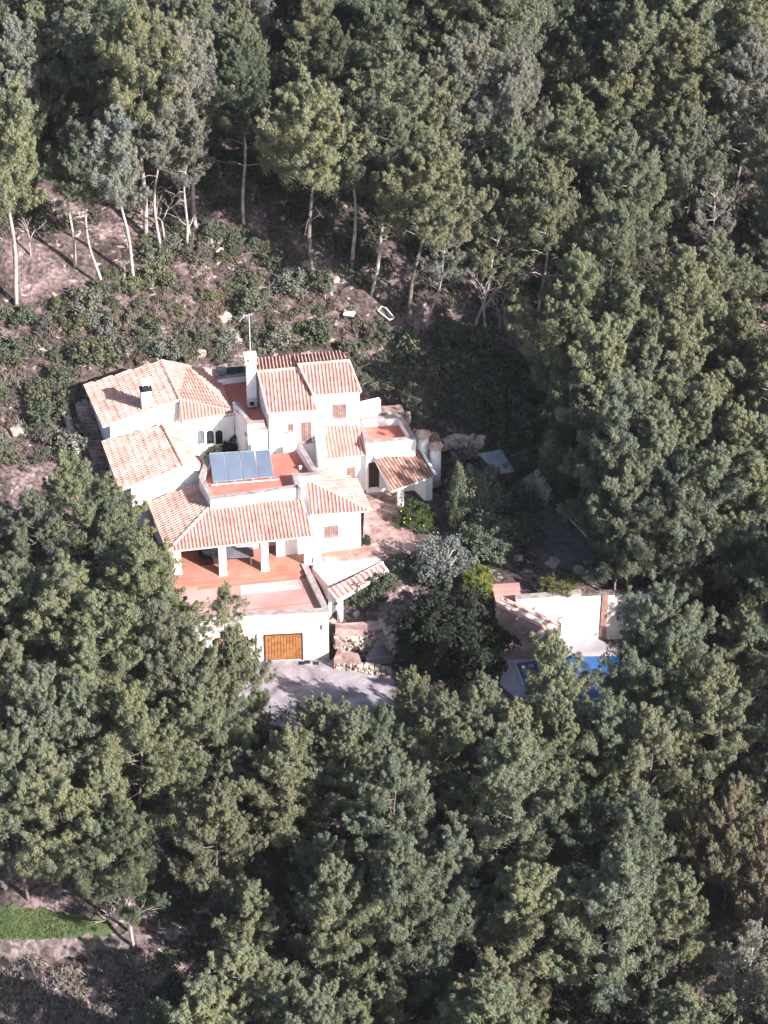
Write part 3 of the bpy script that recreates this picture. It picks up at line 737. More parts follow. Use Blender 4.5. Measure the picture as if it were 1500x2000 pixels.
# tile-topped lean-to along the garden path
def pergola():
    a, b = P(659,1172,3.75), P(758,1113,3.75); c, d = P(749,1096,4.2), P(641,1150,4.2)
    root = empty('tiled_lean_to', (a+b)/2-Vector((0,0,2.2)), 'narrow tiled lean-to roof stepping down beside the terrace corner', 'lean-to')
    o = attach('tiled_roof', roof_mesh([a, b, c, d], period=.42, tilemat=M['tile_red']), root)
    MB().beam(a+Vector((0,.05,-.14)), b+Vector((0,.05,-.14)), .16, .2).build('beam', M['white'], root)
    for px, py in ((733,1128), (664,1170)):
        q = P(px, py, 3.5); MB().tube([(q.x, q.y+.15, 1.4), (q.x, q.y+.15, 3.5)], .2, 12).build('column', M['white'], root, True)
    MB().prism([c, d, d+Vector((0,.25,0)), c+Vector((0,.25,0))], 1.5, 4.0).build('wall', M['white'], root)
pergola()
# pool
dk = [P(985,1310,.3), P(1003,1245,.3), P(1030,1228,.3), P(1098,1225,.3), P(1180,1254,.3), P(1290,1270,.3), P(1300,1405,.3), P(1180,1412,.3), P(1040,1395,.3), P(975,1335,.3)]
MB().prism(dk, -2.0, .34).build('pool_deck', M['deck'], None)['kind'] = 'structure'
pp = [P(1008,1296,.36), P(1100,1283,.36), P(1212,1281,.36), P(1228,1362,.36), P(1060,1368,.36), P(1030,1350,.36)]
root = empty('swimming_pool', sum(pp, Vector())/6, 'swimming pool with bright blue cover half hidden by pines', 'swimming pool')
MB().prism(pp, .30, .365).build('pool_cover', M['blue'], root)
pr = [ins(p, sum(pp, Vector())/6, -.28) for p in pp]
mb = MB()
for i in range(6):
    j = (i+1) % 6; mb.prism([pp[i], pp[j], pr[j], pr[i]], .30, .40)
mb.build('pool_rim', M['deck'], root)
# retaining wall behind the pool
w0, w1, w2 = P(1008,1170,4.25), P(1136,1159,4.25), P(1250,1153,4.25)
rw = empty('retaining_wall', (w1.x, w1.y, .3), 'long white retaining wall behind the swimming pool', 'wall')
b0 = P(1098,1226,.34); b1 = P(1180,1256,.34)
yy = b1.y
mb = MB(); q0 = Vector((w0.x, w0.y+.5)); q1 = Vector((b1.x-.1, b1.y+.35)); q2 = Vector((w2.x+1.0, w2.y+.1))
mb.prism([(w0.x, w0.y), (w1.x, w1.y), (w1.x, w1.y+.35), (w0.x, w0.y+.35)], -.5, 4.2)
mb.prism([(w1.x, w1.y), (w2.x+1, w2.y), (w2.x+1, w2.y+.35), (w1.x, w1.y+.35)], -.5, 4.05); mb.build('wall_face', M['cream'], rw)
mb = MB(); mb.prism([(w0.x-.05, w0.y-.07), (w1.x, w1.y-.07), (w1.x, w1.y+.4), (w0.x-.05, w0.y+.4)], 4.202, 4.3); mb.build('coping', M['coping'], rw)
mb = MB(); mb.prism([(w1.x+.0, w1.y-.07), (w2.x+1, w2.y-.07), (w2.x+1, w2.y+.4), (w1.x, w1.y+.4)], 4.052, 4.15); mb.build('coping', M['track'], rw)
c = on_wall(w1, w2, 1180, 1195); MB().box((c.x, c.y-.06, 2.2), (.4, .12, 3.7)).build('pilaster', M['shutter'], rw)
# staircase down to the pool with brick-red sloping balustrade
st = empty('garden_staircase', P(1040,1200,2), 'garden stairs with red brick capped slanting wall going down to the pool', 'stairs')
s0, s1 = on_wall((8, -11.55), (15, -11.45), 979, 1170), on_wall((8, -11.55), (15, -11.45), 1096, 1222)
wall_strip(st, [s0, s1], -.3, [s0.z, s1.z], .25, 'white', 'rosefloor', 'balustrade', capth=.12, over=.06)
s2, s3 = on_wall((8, -12.5), (15, -12.4), 968, 1178), on_wall((8, -12.5), (15, -12.4), 1090, 1238)
nst = 14
mb = MB()
for k in range(nst):
    a = s2.lerp(s3, k/nst); b = s2.lerp(s3, (k+1)/nst); z = s2.z-1.0+(s3.z-s2.z)*(k+1)/nst
    o_ = Vector((.0,.85,0)); mb.prism([a, b+Vector((.01,0,0)), b+o_, a+o_], -.3, z)
mb.build('steps', M['pave'], st)
wall_strip(st, [s2+Vector((0,-.14,0)), s3+Vector((0,-.14,0))], -.3, [s2.z, s3.z], .25, 'stain', 'rosefloor', 'balustrade', capth=.12, over=.05)
# red landing above the stairs
for k in range(3):
    a = [P(968-3*k,1172-9*k,3.7), P(1016,1168-9*k,3.7), P(1014,1160-9*k,3.7), P(966-3*k,1163-9*k,3.7)]
    MB().prism(a, 2.5, 3.6+.14*k).build('landing_step', M['rosefloor'], st)
# cream gate pier
c = P(1012,1287,.3); gp = empty('gate_pier', c, 'stout cream round-topped pier at the foot of the garden stairs', 'pier')
MB().box(c+Vector((0,.3,1.1)), (.8, .6, 2.3), R(-10)).build('shaft', M['cream'], gp, bevel=.15)
MB().box(c+Vector((0,.3,2.3)), (.9, .7, .12), R(-10)).build('coping', M['coping'], gp, bevel=.03)
# ruined stone walls and the grey shed roof to the right of the villa
def stone_wall(pts, z1, th, label, m='rock', h=1.0):
    """dry-stone wall following plan points: rough-topped run of stones as one mesh"""
    root = empty('stone_wall', pts[0], label, 'wall')
    mb = MB(); rnd = random.Random(int(pts[0].x*100))
    for a, b in zip(pts, pts[1:]):
        L = (b-a).length; n = max(1, int(L/.34))
        for row in range(max(1, int(h/.22))):
            for k in range(n):
                p = a.lerp(b, (k+.5+.3*(row % 2))/n); g = min(terrain(p.x, p.y), z1 if z1 else 99)
                s = (L/n*rnd.uniform(.8, 1.08), th*rnd.uniform(.8, 1.1), .28*rnd.uniform(.8, 1.15))
                k0 = len(mb.v); mb.box((p.x+rnd.uniform(-.04,.04), p.y+rnd.uniform(-.08,.08), (z1-h if z1 else g)+.14+.22*row), s, math.atan2(b.y-a.y, b.x-a.x)+rnd.uniform(-.3,.3), tilt=rnd.uniform(-.3,.3))
                for q in range(k0, k0+8): mb.v[q] = tuple(v_+rnd.uniform(-.07,.07) for v_ in mb.v[q])
    mb.build('stones', M[m], root, bevel=.06); return root
shed = empty('shed', P(965,905,5.0), 'small stone shed with flat grey sheet roof right of the villa', 'shed')
sp_ = [P(934,886,6.0), P(978,878,6.0), P(1006,920,5.7), P(972,925,5.7)]
MB().slab(sp_, .08).build('sheet_roof', M['slate'], shed)
MB().prism(inset(sp_, .15), 3.0, 5.55).build('wall', M['darkrock'], shed)
wq = [P(1008,948,5.4), P(1044,922,5.6), P(1072,962,5.0)]; root = empty('stone_wall', wq[1], 'ruined pinkish stone corner wall below the grey shed roof', 'wall')
mb = MB(); rr_ = random.Random(4)
for a, b in zip(wq, wq[1:]):
    for k in range(8):
        p, q = a.lerp(b, k/8), a.lerp(b, (k+1)/8); o_ = Vector((.25,.35,0)); h_ = p.z+rr_.uniform(-.18,.12)
        mb.prism([p, q, q+o_, p+o_], 3.0, [h_, h_+rr_.uniform(-.1,.1), h_+.05, h_])
mb.build('masonry', M['rock'], root)
stone_wall([P(862,858,6.8), P(905,846,6.9), P(945,850,6.9)], 6.7, .5, 'rough pale stone wall right of the villa chimneys', h=.9)
stone_wall([P(880,880,6.4), P(935,872,6.4)], 6.3, .5, 'low dark stone wall between the villa chimneys and the shed', 'darkrock', h=.8)
stone_wall([P(755,797,8.6), P(800,800,8.6)], 8.4, .5, 'stone wall at the corner landing right of the tower', h=1.0)
# planting terraces beside the garage
stone_wall([P(652,1240,1.9), P(700,1243,1.9), P(745,1236,1.9)], 2.0, .5, 'upper stone terrace wall right of the garage', h=1.2)
stone_wall([P(655,1290,.6), P(700,1296,.6), P(765,1308,.6)], .75, .5, 'lower stone edging between the garage corner and driveway', h=.8)
stone_wall([P(745,1205,2.6), P(752,1240,2.0), P(775,1285,.9)], 2.6, .45, 'pale stone edge of the steps under the carob tree', h=1.3)
MB().prism([P(655,1212,2.6), P(742,1207,2.6), P(748,1235,2.2), P(655,1238,2.2)], .5, 2.35).build('planting_bed', M['pave'], None)['kind'] = 'structure'
MB().prism([P(660,1262,1.2), P(700,1272,1.2), P(705,1292,.9), P(652,1288,.9)], -.5, 1.0).build('planting_bed', M['pave'], None)['kind'] = 'structure'
mb = MB()
for k in range(7):
    a = P(715+k*5,1290-9*k,.4+.28*k); b = P(768+k*1.5,1283-9*k,.4+.28*k)
    mb.prism([a, b, b+Vector((0,.5,0)), a+Vector((0,.5,0))], -.5, .45+.28*k)
o = mb.build('stone_steps', M['deck'], None); tag(o, 'pale stone steps climbing from the driveway beside the dark carob', 'steps')
# left side stairs along the west wing
root = empty('side_staircase', P(190,900,6), 'dark stone stairs down the left flank of the villa', 'stairs')
mb = MB(); a, b = P(162,790,8.2), P(214,965,4.6)
for k in range(24):
    p = a.lerp(b, k/24); q_ = a.lerp(b, (k+1)/24); mb.prism([p+Vector((-.55,0,0)), p+Vector((.55,0,0)), q_+Vector((.55,.05,0)), q_+Vector((-.55,.05,0))], q_.z-1.5, p.z-.1)
mb.build('steps', M['pave'], root)
stone_wall([P(128,800,7.8), P(142,850,6.9), P(155,900,5.9)], None, .5, 'grey stone wall left of the side stairs', 'rock', h=.8)
# thin pale rail beside the dark level ground on the right
root = empty('pipe_rail', hit(1075,985), 'long thin pale pipe lying beside the dark gravel terrace on the right', 'pipe')
a, b = hit(1068,972), hit(1160,1070); MB().tube([a+Vector((0,0,.35)), a.lerp(b,.5)+Vector((0,0,.3)), b+Vector((0,0,.3))], .055, 6).build('pipe', M['metal'], root)
drape('gravel_terrace', [(1045,985), (1075,975), (1170,1085), (1150,1110), (1080,1110), (1020,1060)], 'darkrock', .09)
drape('track', [(-60,1835), (120,1833), (260,1822), (350,1815), (350,1835), (250,1850), (130,1872), (-60,1885)], 'track', .10)
o = drape('grass', [(-60,1772), (60,1775), (150,1785), (215,1805), (235,1825), (120,1836), (-60,1838)], 'grass', .10); o['kind'] = 'stuff'; o['label'] = 'bright green grass strip beside the pale track'; o['category'] = 'grass'
# things dumped on the slope
c = hit(682,618); root = empty('plastic_tub', c, 'white and blue plastic tub lying on the bare slope above the tower', 'tub')
MB().box(c+Vector((0,0,.25)), (.8, .55, .12), -.25).build('lid', M['white'], root, bevel=.03); MB().box(c+Vector((0,0,.1)), (.9, .65, .18), -.25).build('body', M['dark'], root, bevel=.04)
c = hit(755,620); root = empty('metal_frame', c, 'empty pale metal lounger frame lying on the slope by the trees', 'frame')
mb = MB(); pts = [Vector((-.55,.35,.3)), Vector((-.3,.6,.45)), Vector((-.05,.5,.4)), Vector((.5,-.3,.15)), Vector((.2,-.5,.12)), Vector((-.55,.35,.3))]
mb.tube([c+p*1.15 for p in pts], .045, 6); mb.build('rim', M['white'], root)
MB().tube([c+Vector((.1,-.45,.1)), c+Vector((.5,-.25,.12))], .035, 5).tube([c+Vector((-.5,.3,0)), c+Vector((-.5,.3,.3))], .03, 5).build('crossbar', M['metal'], root)
for px, py, lb in ((805,661,'white crumpled plastic sheet at the edge of the bushes above the villa'), (847,713,'white plastic sheet lying between bushes right of the tower')):
    c = hit(px, py); mb = MB(); rnd = random.Random(px); n = 7
    for i in range(n):
        for j in range(n):
            x = (i/(n-1)-.5)*1.0; y = (j/(n-1)-.5)*.9; mb.v.append((c.x+x+rnd.uniform(-.06,.06), c.y+y+rnd.uniform(-.06,.06), terrain(c.x+x, c.y+y)+.22+rnd.uniform(-.12,.12)))
    for i in range(n-1):
        for j in range(n-1): mb.f.append((i*n+j, i*n+j+1, (i+1)*n+j+1, (i+1)*n+j)); mb.m.append(0)
    o = mb.build('plastic_sheet', M['slate'] if px > 840 else M['deck'], None); tag(o, lb, 'plastic sheet'); s_ = o.modifiers.new('s', 'SOLIDIFY'); s_.thickness = .01
#@@PLANTS
# ------------------------------------------------------------------ plants
def leafcloud(centers, radii, per, size, rng, flat=.95, aspect=4.2, upbias=.35, spread=.5, clip=None):
    """leaf blades laid roughly tangential on many small puffs; returns quad vertices (N,4,3)"""
    C_ = np.repeat(np.asarray(centers, float), per, 0); Rr = np.repeat(np.asarray(radii, float), per)
    n = len(C_); d = rng.normal(size=(n, 3)); d[:, 2] += upbias; d /= np.linalg.norm(d, axis=1)[:, None]
    rr = Rr*(1.08-spread*rng.random(n)**1.3+.14*rng.normal(size=n))
    p = C_+d*rr[:, None]*np.array([1, 1, flat])
    nr = d+rng.normal(size=(n, 3))*.42; nr /= np.linalg.norm(nr, axis=1)[:, None]
    up = np.array([0, 0, 1.1])+d*.7+rng.normal(size=(n, 3))*.55
    t = up-(up*nr).sum(1)[:, None]*nr; t /= np.linalg.norm(t, axis=1)[:, None]+1e-9
    b = np.cross(nr, t); s = size*(.6+.8*rng.random(n)); a = (s*aspect/2)[:, None]*t; c = (s/2)[:, None]*b
    return np.stack([p-a-c*.6, p-a*.2+c, p+a+c*.25, p-a*.1-c], 1)
def leafmesh(name, quads, m):
    v = quads.reshape(-1, 3); n = len(quads); me = bpy.data.meshes.new(name)
    me.vertices.add(len(v)); me.vertices.foreach_set('co', v.ravel().astype(np.float32))
    me.loops.add(len(v)); me.loops.foreach_set('vertex_index', np.arange(len(v), dtype=np.int32))
    me.polygons.add(n); me.polygons.foreach_set('loop_start', np.arange(0, len(v), 4, dtype=np.int32)); me.polygons.foreach_set('loop_total', np.full(n, 4, dtype=np.int32))
    me.materials.append(M[m]); me.update(calc_edges=True); me.validate(); return me
def pine(seed, H=12.0, base=.32, rad=3.0, nb=30, puff=.62, bark='bark', dead=0, sparse=1.0, per=600, top=.15, size=.036):
    """Aleppo pine: wobbling trunk, upswept boughs, rounded tufts of needles"""
    rnd = random.Random(seed); rng = np.random.default_rng(seed); tr = MB()
    wob = Vector((rnd.uniform(-.5,.5), rnd.uniform(-.5,.5), 0))
    def axis_(t): return Vector((wob.x*math.sin(t*3)+.2*math.sin(t*8+seed), wob.y*math.sin(t*2.6)+.2*math.cos(t*7+seed)-.2*math.cos(seed), t*H*.96))
    pts = [axis_(k/12) for k in range(13)]; pts[0].z = -1.0
    tr.tube(pts, [.108*(H/12)*(1-.82*k/12)+.02 for k in range(13)], 7)
    cs, rs = [], []
    for k in range(nb):
        t = base+(1-base)*((k+.5)/nb)**.9; f = (t-base)/(1-base)
        env = (math.sin(math.pi*min(1, (f*.84+.17))**.80)**.7)*(1.04-.46*f)+top*.25
        ln = rad*env*rnd.uniform(.62, 1.12); a = k*2.4+rnd.uniform(-.5,.5)
        o = axis_(t); rise = ln*rnd.uniform(.25, .75)+f*.6
        d = Vector((math.cos(a), math.sin(a), 0)); e = o+d*ln+Vector((0, 0, rise)); mid = o+d*ln*.5+Vector((0, 0, rise*.3))
        tr.tube([o, mid, e], [.035*(H/12)+.01*ln, .028, .010], 4)
        m_ = max(2, int((2+ln*1.9)*sparse))
        for q in range(m_):
            s = 1.02-.68*(q/m_)**1.0; side = Vector((-d.y, d.x, 0))*rnd.uniform(-.36,.36)*ln*.8*(1.15-s*.3)
            c = o.lerp(mid, s*2) if s < .5 else mid.lerp(e, s*2-1)
            c = c+side+Vector((0, 0, rnd.uniform(-.25,.55)))
            cs.append(tuple(c)); rs.append(puff*rnd.uniform(.55, 1.3)*(1-.3*f))
            if side.length > .5: tr.tube([o.lerp(mid, .8), c], [.02, .008], 3)
    for k in range(6):
        c = axis_(.93+.012*k)+Vector((rnd.uniform(-.45,.45), rnd.uniform(-.45,.45), rnd.uniform(-.3,.45))); cs.append(tuple(c)); rs.append(puff*rnd.uniform(.5,.85))
    if dead:
        for k in range(dead):
            t = rnd.uniform(base*.62, base*1.1); a = rnd.uniform(0, 6.28); o = axis_(t); ln = rad*rnd.uniform(.35,.8)
            e = o+Vector((math.cos(a)*ln, math.sin(a)*ln, rnd.uniform(-.4,.7))); mm = o.lerp(e, .5)+Vector((0,0,.25)); tr.tube([o, mm, e], [.05,.03,.012], 4)
            for j in range(4):
                p = mm.lerp(e, rnd.random()); tr.tube([p, p+Vector((rnd.uniform(-.6,.6), rnd.uniform(-.6,.6), rnd.uniform(-.6,.4)))], [.016,.006], 3)
    # tufts: each puff breaks into smaller knobs so that the outline is uneven
    cs = np.array(cs); rs = np.array(rs); kn, kr = [], []
    for c, r_ in zip(cs, rs):
        # an upswept plume that narrows to its tip, with a few side sprigs
        ax = axis_(min(1, c[2]/(H*.96))); od = np.array([c[0]-ax.x, c[1]-ax.y, 0.]); od /= np.linalg.norm(od)+1e-6
        dr = od*rng.uniform(.3, .8)+np.array([0, 0, 1.])+rng.normal(size=3)*.22; dr /= np.linalg.norm(dr); j = np.arange(4)
        kn.append(c+dr*((j[:, None]-1.1)*r_*.62)+rng.normal(size=(4, 3))*r_*.13); kr.append(r_*(.56-.105*j)*rng.uniform(.85, 1.15, 4))
        k = 3; d = rng.normal(size=(k, 3)); d[:, 2] = abs(d[:, 2])*.4; d /= np.linalg.norm(d, axis=1)[:, None]
        kn.append(c+d*r_*.75); kr.append(np.full(k, r_*.34)*rng.uniform(.7, 1.2, k))
    q = leafcloud(np.concatenate(kn), np.concatenate(kr), max(4, int(per/6.5)), size, rng, flat=1.15)
    return tr.mesh('trunk', M[bark], True), leafmesh('crown', q, 'leaf')
def bush(seed, R_=1.0, h=1.0, n=26, puff=.34, per=70, size=.085, bark='bark', aspect=1.8):
    rnd = random.Random(seed); rng = np.random.default_rng(seed); tr = MB(); cs, rs = [], []
    for k in range(n):
        a = rnd.uniform(0, 6.28); el = rnd.uniform(.05, 1.0); rr = R_*math.sqrt(1-el*el*.85)*rnd.uniform(.45, 1.05)
        c = Vector((math.cos(a)*rr, math.sin(a)*rr, h*el*rnd.uniform(.7, 1.05))); cs.append(tuple(c)); rs.append(puff*rnd.uniform(.6, 1.3))
        tr.tube([(0, 0, -.3), c*.5+Vector((0,0,.05)), c], [.035, .02, .008], 3)
    cs = np.array(cs); rs = np.array(rs); kn, kr = [], []
    for c, r_ in zip(cs, rs):
        k = 4; d = rng.normal(size=(k, 3)); d[:, 2] += .5; d /= np.linalg.norm(d, axis=1)[:, None]
        kn.append(c+d*r_*.6); kr.append(np.full(k, r_*.6)*rng.uniform(.7, 1.2, k))
    return tr.mesh('stem', M[bark], True), leafmesh('foliage', leafcloud(np.concatenate(kn), np.concatenate(kr), max(4, per//4), size, rng, aspect=aspect), 'leaf')
def baretree(seed, H=5.0, m='deadwood', spread_=1.0, levels=4):
    rnd = random.Random(seed); tr = MB()
    def grow(p, d, ln, r, lv):
        e = p+d*ln; mid = p.lerp(e, .5)+Vector((rnd.uniform(-.06,.06), rnd.uniform(-.06,.06), 0))*ln; tr.tube([p, mid, e], [r, r*.8, r*.6], 4 if lv < 3 else 5)
        if lv == 0: return
        for k in range(rnd.choice((2, 3, 3))):
            nd = (d+Vector((rnd.uniform(-1,1), rnd.uniform(-1,1), rnd.uniform(-.35,.6)))*.75*spread_).normalized(); grow(p.lerp(e, rnd.uniform(.55, 1)), nd, ln*rnd.uniform(.55,.8), r*.58, lv-1)
    grow(Vector((0, 0, -.3)), Vector((rnd.uniform(-.15,.15), rnd.uniform(-.15,.15), 1)).normalized(), H*.35, .03*H/2+.02, levels)
    return tr.mesh('branches', M[m], True)
PV = []       # dense forest pines
for k in range(9):
    PV.append(pine(100+k, 12.0, base=(.14, .20, .16, .24, .15, .2, .12, .18, .22)[k], rad=(3.3, 3.7, 2.9, 3.4, 3.1, 3.8, 3.4, 3.0, 3.6)[k], nb=(38, 40, 36, 38, 39, 42, 37, 37, 38)[k]))
HV = []       # tall pines with bare trunks and a high crown
for k in range(6):
    HV.append(pine(200+k, 14.0, base=(.50, .56, .52, .58, .48, .55)[k], rad=(2.5, 2.3, 2.9, 2.3, 3.1, 2.6)[k], nb=(28, 26, 30, 25, 33, 29)[k], bark='palebark' if k != 4 else 'bark', dead=(3, 5, 2, 6, 4, 3)[k]))
HV.append(pine(210, 14.0, base=.58, rad=2.6, nb=30, bark='redbark', dead=3))
SV = [pine(300+k, 13.0, base=.40, rad=2.8, nb=24, sparse=.6, per=420, dead=9, bark='deadwood') for k in range(3)]   # thin half-dead pines
LABELQ = []
def pxmid(o, h): return Q(Vector(o.location)+Vector((0, 0, h)))
def place(kind, var, loc, H, H0, rz, tint, tilt=(0, 0), xy=1.0, parts=('trunk', 'crown')):
    root = bpy.data.objects.new(kind, None); COL.objects.link(root); root.location = loc; s = H/H0
    root.scale = (s*xy, s*xy, s); root.rotation_euler = (tilt[0], tilt[1], rz); root.empty_display_size = .5
    for nm, me in zip(parts, var):
        o = bpy.data.objects.new(nm, me); COL.objects.link(o); o.parent = root; o.color = (*tint, 1)
    return root
rndT = random.Random(11)
GREENS = [(.150,.162,.104), (.138,.154,.103), (.124,.142,.100), (.166,.175,.110), (.134,.148,.107), (.155,.164,.105)]
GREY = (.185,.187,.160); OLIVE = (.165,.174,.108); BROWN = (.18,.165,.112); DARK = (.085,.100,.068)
def colour_word(t):
    if t is GREY: return 'grey-green'
    if t is BROWN: return 'browning'
    if t is DARK: return 'dark green'
    if t is OLIVE: return 'yellowish green'
    return 'green'
TREES = []      # (root, top px, H, tint, style)
taken = []
def vary(t): k = rndT.uniform(.88, 1.14); return tuple(c*k*rndT.uniform(.97, 1.03) for c in t)
def tree_at(loc, H, style='forest', tint=None, xy=1.0, tilt=(0, 0), var=None):
    tint = tint or rndT.choice(GREENS)
    L_ = {'forest': PV, 'high': HV, 'thin': SV}[style]; H0 = {'forest': 12.0, 'high': 14.0, 'thin': 13.0}[style]
    v = L_[var if var is not None else rndT.randrange(min(9, len(L_)) if style != 'high' else 6)]
    r = place('pine_tree', v, loc, H, H0, rndT.uniform(0, 6.28) if tilt == (0, 0) else 0, vary(tint), tilt, xy)
    TREES.append((r, Q(Vector(loc)+Vector((0, 0, H*.8))), H, tint, style)); taken.append((loc.x, loc.y)); return r
def tree_top(px, py, H, **k):
    loc = hit(px, py, H)
    return tree_at(loc, H, **k)
def tree_base(px, py, tx, ty, **k):
    """trunk foot pixel and crown-top pixel"""
    loc = hit(px, py); d = ray(tx, ty); t = (loc.y+0-CAM.y)/d.y; p = CAM+d*t; H = p.z-loc.z
    tl = math.atan2(p.x-loc.x, H)
    return tree_at(loc, max(3, H), tilt=(0.0001, tl*.9), **k)
# trees whose trunks can be seen
tree_base(38,595,30,170, style='high', var=0)
tree_base(146,520,150,245, style='high', var=1)
tree_base(198,558,150,290, style='high', var=3)
tree_base(266,548,225,215, style='high', var=0, tint=GREY)
tree_base(277,455,265,20, style='high', var=2, tint=OLIVE)
tree_base(310,488,325,205, style='high', var=3, tint=GREY)
tree_base(364,488,385,235, style='high', var=1, tint=GREY)
tree_base(388,452,352,60, style='high', var=5, tint=GREY)
tree_base(481,440,468,112, style='high', var=5, tint=DARK)
tree_base(615,553,605,155, style='high', var=4, tint=OLIVE, xy=1.08)
tree_base(692,522,720,190, style='high', var=0)
tree_base(720,575,790,230, style='high', var=2)
tree_base(800,640,860,275, style='high', var=4, tint=OLIVE, xy=1.1)
tree_base(835,640,890,420, style='thin', var=0, tint=GREY)
tree_base(928,640,1010,395, style='thin', var=1, tint=OLIVE, xy=1.1)
tree_base(1055,655,1080,330, style='high', var=5)
tree_base(1474,1150,1488,840, style='high', var=6, xy=1.5)
tree_base(100,200,110,20, style='high', var=1, tint=GREY); tree_base(75,205,70,-10, style='high', var=3)
# crowns that lap in front of the villa, driveway and pool
for px, py, H, kw in ((135,908,13,dict(tint=GREENS[3], xy=1.15)), (60,985,12,{}), (215,1000,10,{}), (272,1078,14,dict(tint=GREENS[3], xy=1.25)), (120,1110,14,dict(xy=1.25)), (30,1125,12,{}),
        (195,1195,13,{}), (305,1185,13,dict(xy=1.0)), (60,1330,13,{}), (250,1370,13,{}), (150,1340,12,{}), (95,1480,12,dict(tint=OLIVE)), (200,1500,11,dict(tint=OLIVE)), (380,1370,11,{}), (20,1450,13,{}),
        (437,1152,9,dict(xy=.95, style='thin', var=1, tint=GREENS[0])), (456,1238,10,dict(xy=.85, tint=GREENS[3])), (375,1262,11,dict(xy=.9)),
        (635,1382,10,dict(tint=GREENS[3])), (805,1318,8,dict(xy=.8, tint=GREENS[0])), (745,1392,10,{}), (560,1438,11,{}), (690,1402,11,{}), (870,1375,10,{}),
        (950,1330,10,{}), (1080,1248,11,dict(xy=1.0, tint=GREENS[3])), (1300,1165,13,dict(xy=1.0)), (1330,1235,12,{}), (1010,1390,10,{}), (1110,1400,10,{}), (1190,1385,10,{}), (1270,1400,11,{}),
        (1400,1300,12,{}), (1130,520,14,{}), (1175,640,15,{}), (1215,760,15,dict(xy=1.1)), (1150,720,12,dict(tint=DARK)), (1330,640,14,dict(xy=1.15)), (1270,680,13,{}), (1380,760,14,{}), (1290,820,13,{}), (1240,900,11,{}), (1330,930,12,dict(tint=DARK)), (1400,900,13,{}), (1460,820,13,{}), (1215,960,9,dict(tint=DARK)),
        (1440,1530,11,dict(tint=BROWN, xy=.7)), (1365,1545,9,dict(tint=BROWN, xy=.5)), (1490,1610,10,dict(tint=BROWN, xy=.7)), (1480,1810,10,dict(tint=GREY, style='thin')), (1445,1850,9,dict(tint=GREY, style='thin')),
        (335,80,13,dict(tint=GREY, style='high', var=2)), (880,90,12,dict(tint=GREY)), (920,80,12,dict(tint=GREY)), (1395,350,9,dict(tint=GREY, style='thin')), (465,1860,11,dict(tint=GREENS[3])), (230,1590,10,dict(tint=DARK))):
    tree_top(px, py, H, **kw)
# forest fill
CLEAR = [(-200,520),(38,590),(150,540),(270,545),(330,490),(430,450),(520,470),(620,560),(700,585),(800,650),(930,650),(1000,700),(1000,860),(1060,900),(1165,1060),(1180,1110),(1240,1160),(1240,1240),(1230,1390),(1130,1375),(1000,1350),(880,1375),(780,1350),(640,1370),(510,1400),(470,1340),(480,1200),(340,1100),(290,1040),(250,1000),(235,970),(160,905),(90,905),(-200,960)]
CLEAR2 = [(-300,1690),(120,1700),(230,1700),(400,1725),(420,1800),(340,1830),(330,1850),(260,1900),(240,2100),(-300,2100)]
def blocked(loc, H, rad):
    for h, ww in ((.0, .3), (.3, .7), (.55, .9), (.75, .75), (.92, .4), (1.0, .1)):
        for s in (-1, -.5, 0, .5, 1):
            px, py = Q(loc+Vector((s*ww*rad, 0, H*h)))
            if inpoly(px, py, CLEAR) or inpoly(px, py, CLEAR2): return True
    return False
GUARD = [P(930,950,6.5), P(960,1040,5), P(900,1000,7), hit(840,640)+Vector((0.5,0,7)), hit(928,640)+Vector((1.5,0,7)), hit(928,640)+Vector((1,0,4)), hit(800,640)+Vector((1,0,9)), hit(615,553)+Vector((0,0,9))]+[hit(a, b) for a in range(20, 720, 75) for b in (520, 600, 680)]+[P(a, b, z) for a, b, z in ((1020,1190,3), (1060,1200,3), (1110,1210,2), (1160,1210,2), (1190,1190,3), (1120,1260,.4), (1080,1250,.4), (1200,1310,.4), (1160,1340,.4), (560,1330,.1), (660,1340,.1), (740,1340,.1), (540,1230,2), (620,1240,2),
        (450,1180,3.7), (520,1130,3.8), (600,1160,3.8), (680,1040,5), (740,1020,4), (450,1010,7), (560,1000,7), (660,960,8), (750,840,8), (800,900,7), (650,740,12), (560,760,12), (250,780,10), (380,760,10), (280,890,9), (500,920,8), (560,840,10), (320,960,8), (340,1030,7), (690,1110,4), (1010,1240,1))]
SD = Vector((math.cos(SUN_AZ), math.sin(SUN_AZ))); TE = math.tan(SUN_EL)
def shades(x, y, H, rad):
    for p in GUARD:
        vx, vy = x-p.x, y-p.y; s_ = vx*SD.x+vy*SD.y
        if s_ < .5: continue
        if abs(vx*SD.y-vy*SD.x) > rad*.8: continue
        hh = p.z+(s_-rad*.3)*TE-terrain(x, y)
        if hh < H*.97: return True
    return False
cand = [(rndT.uniform(-43, 46), rndT.uniform(-52, 66)) for _ in range(9000)]
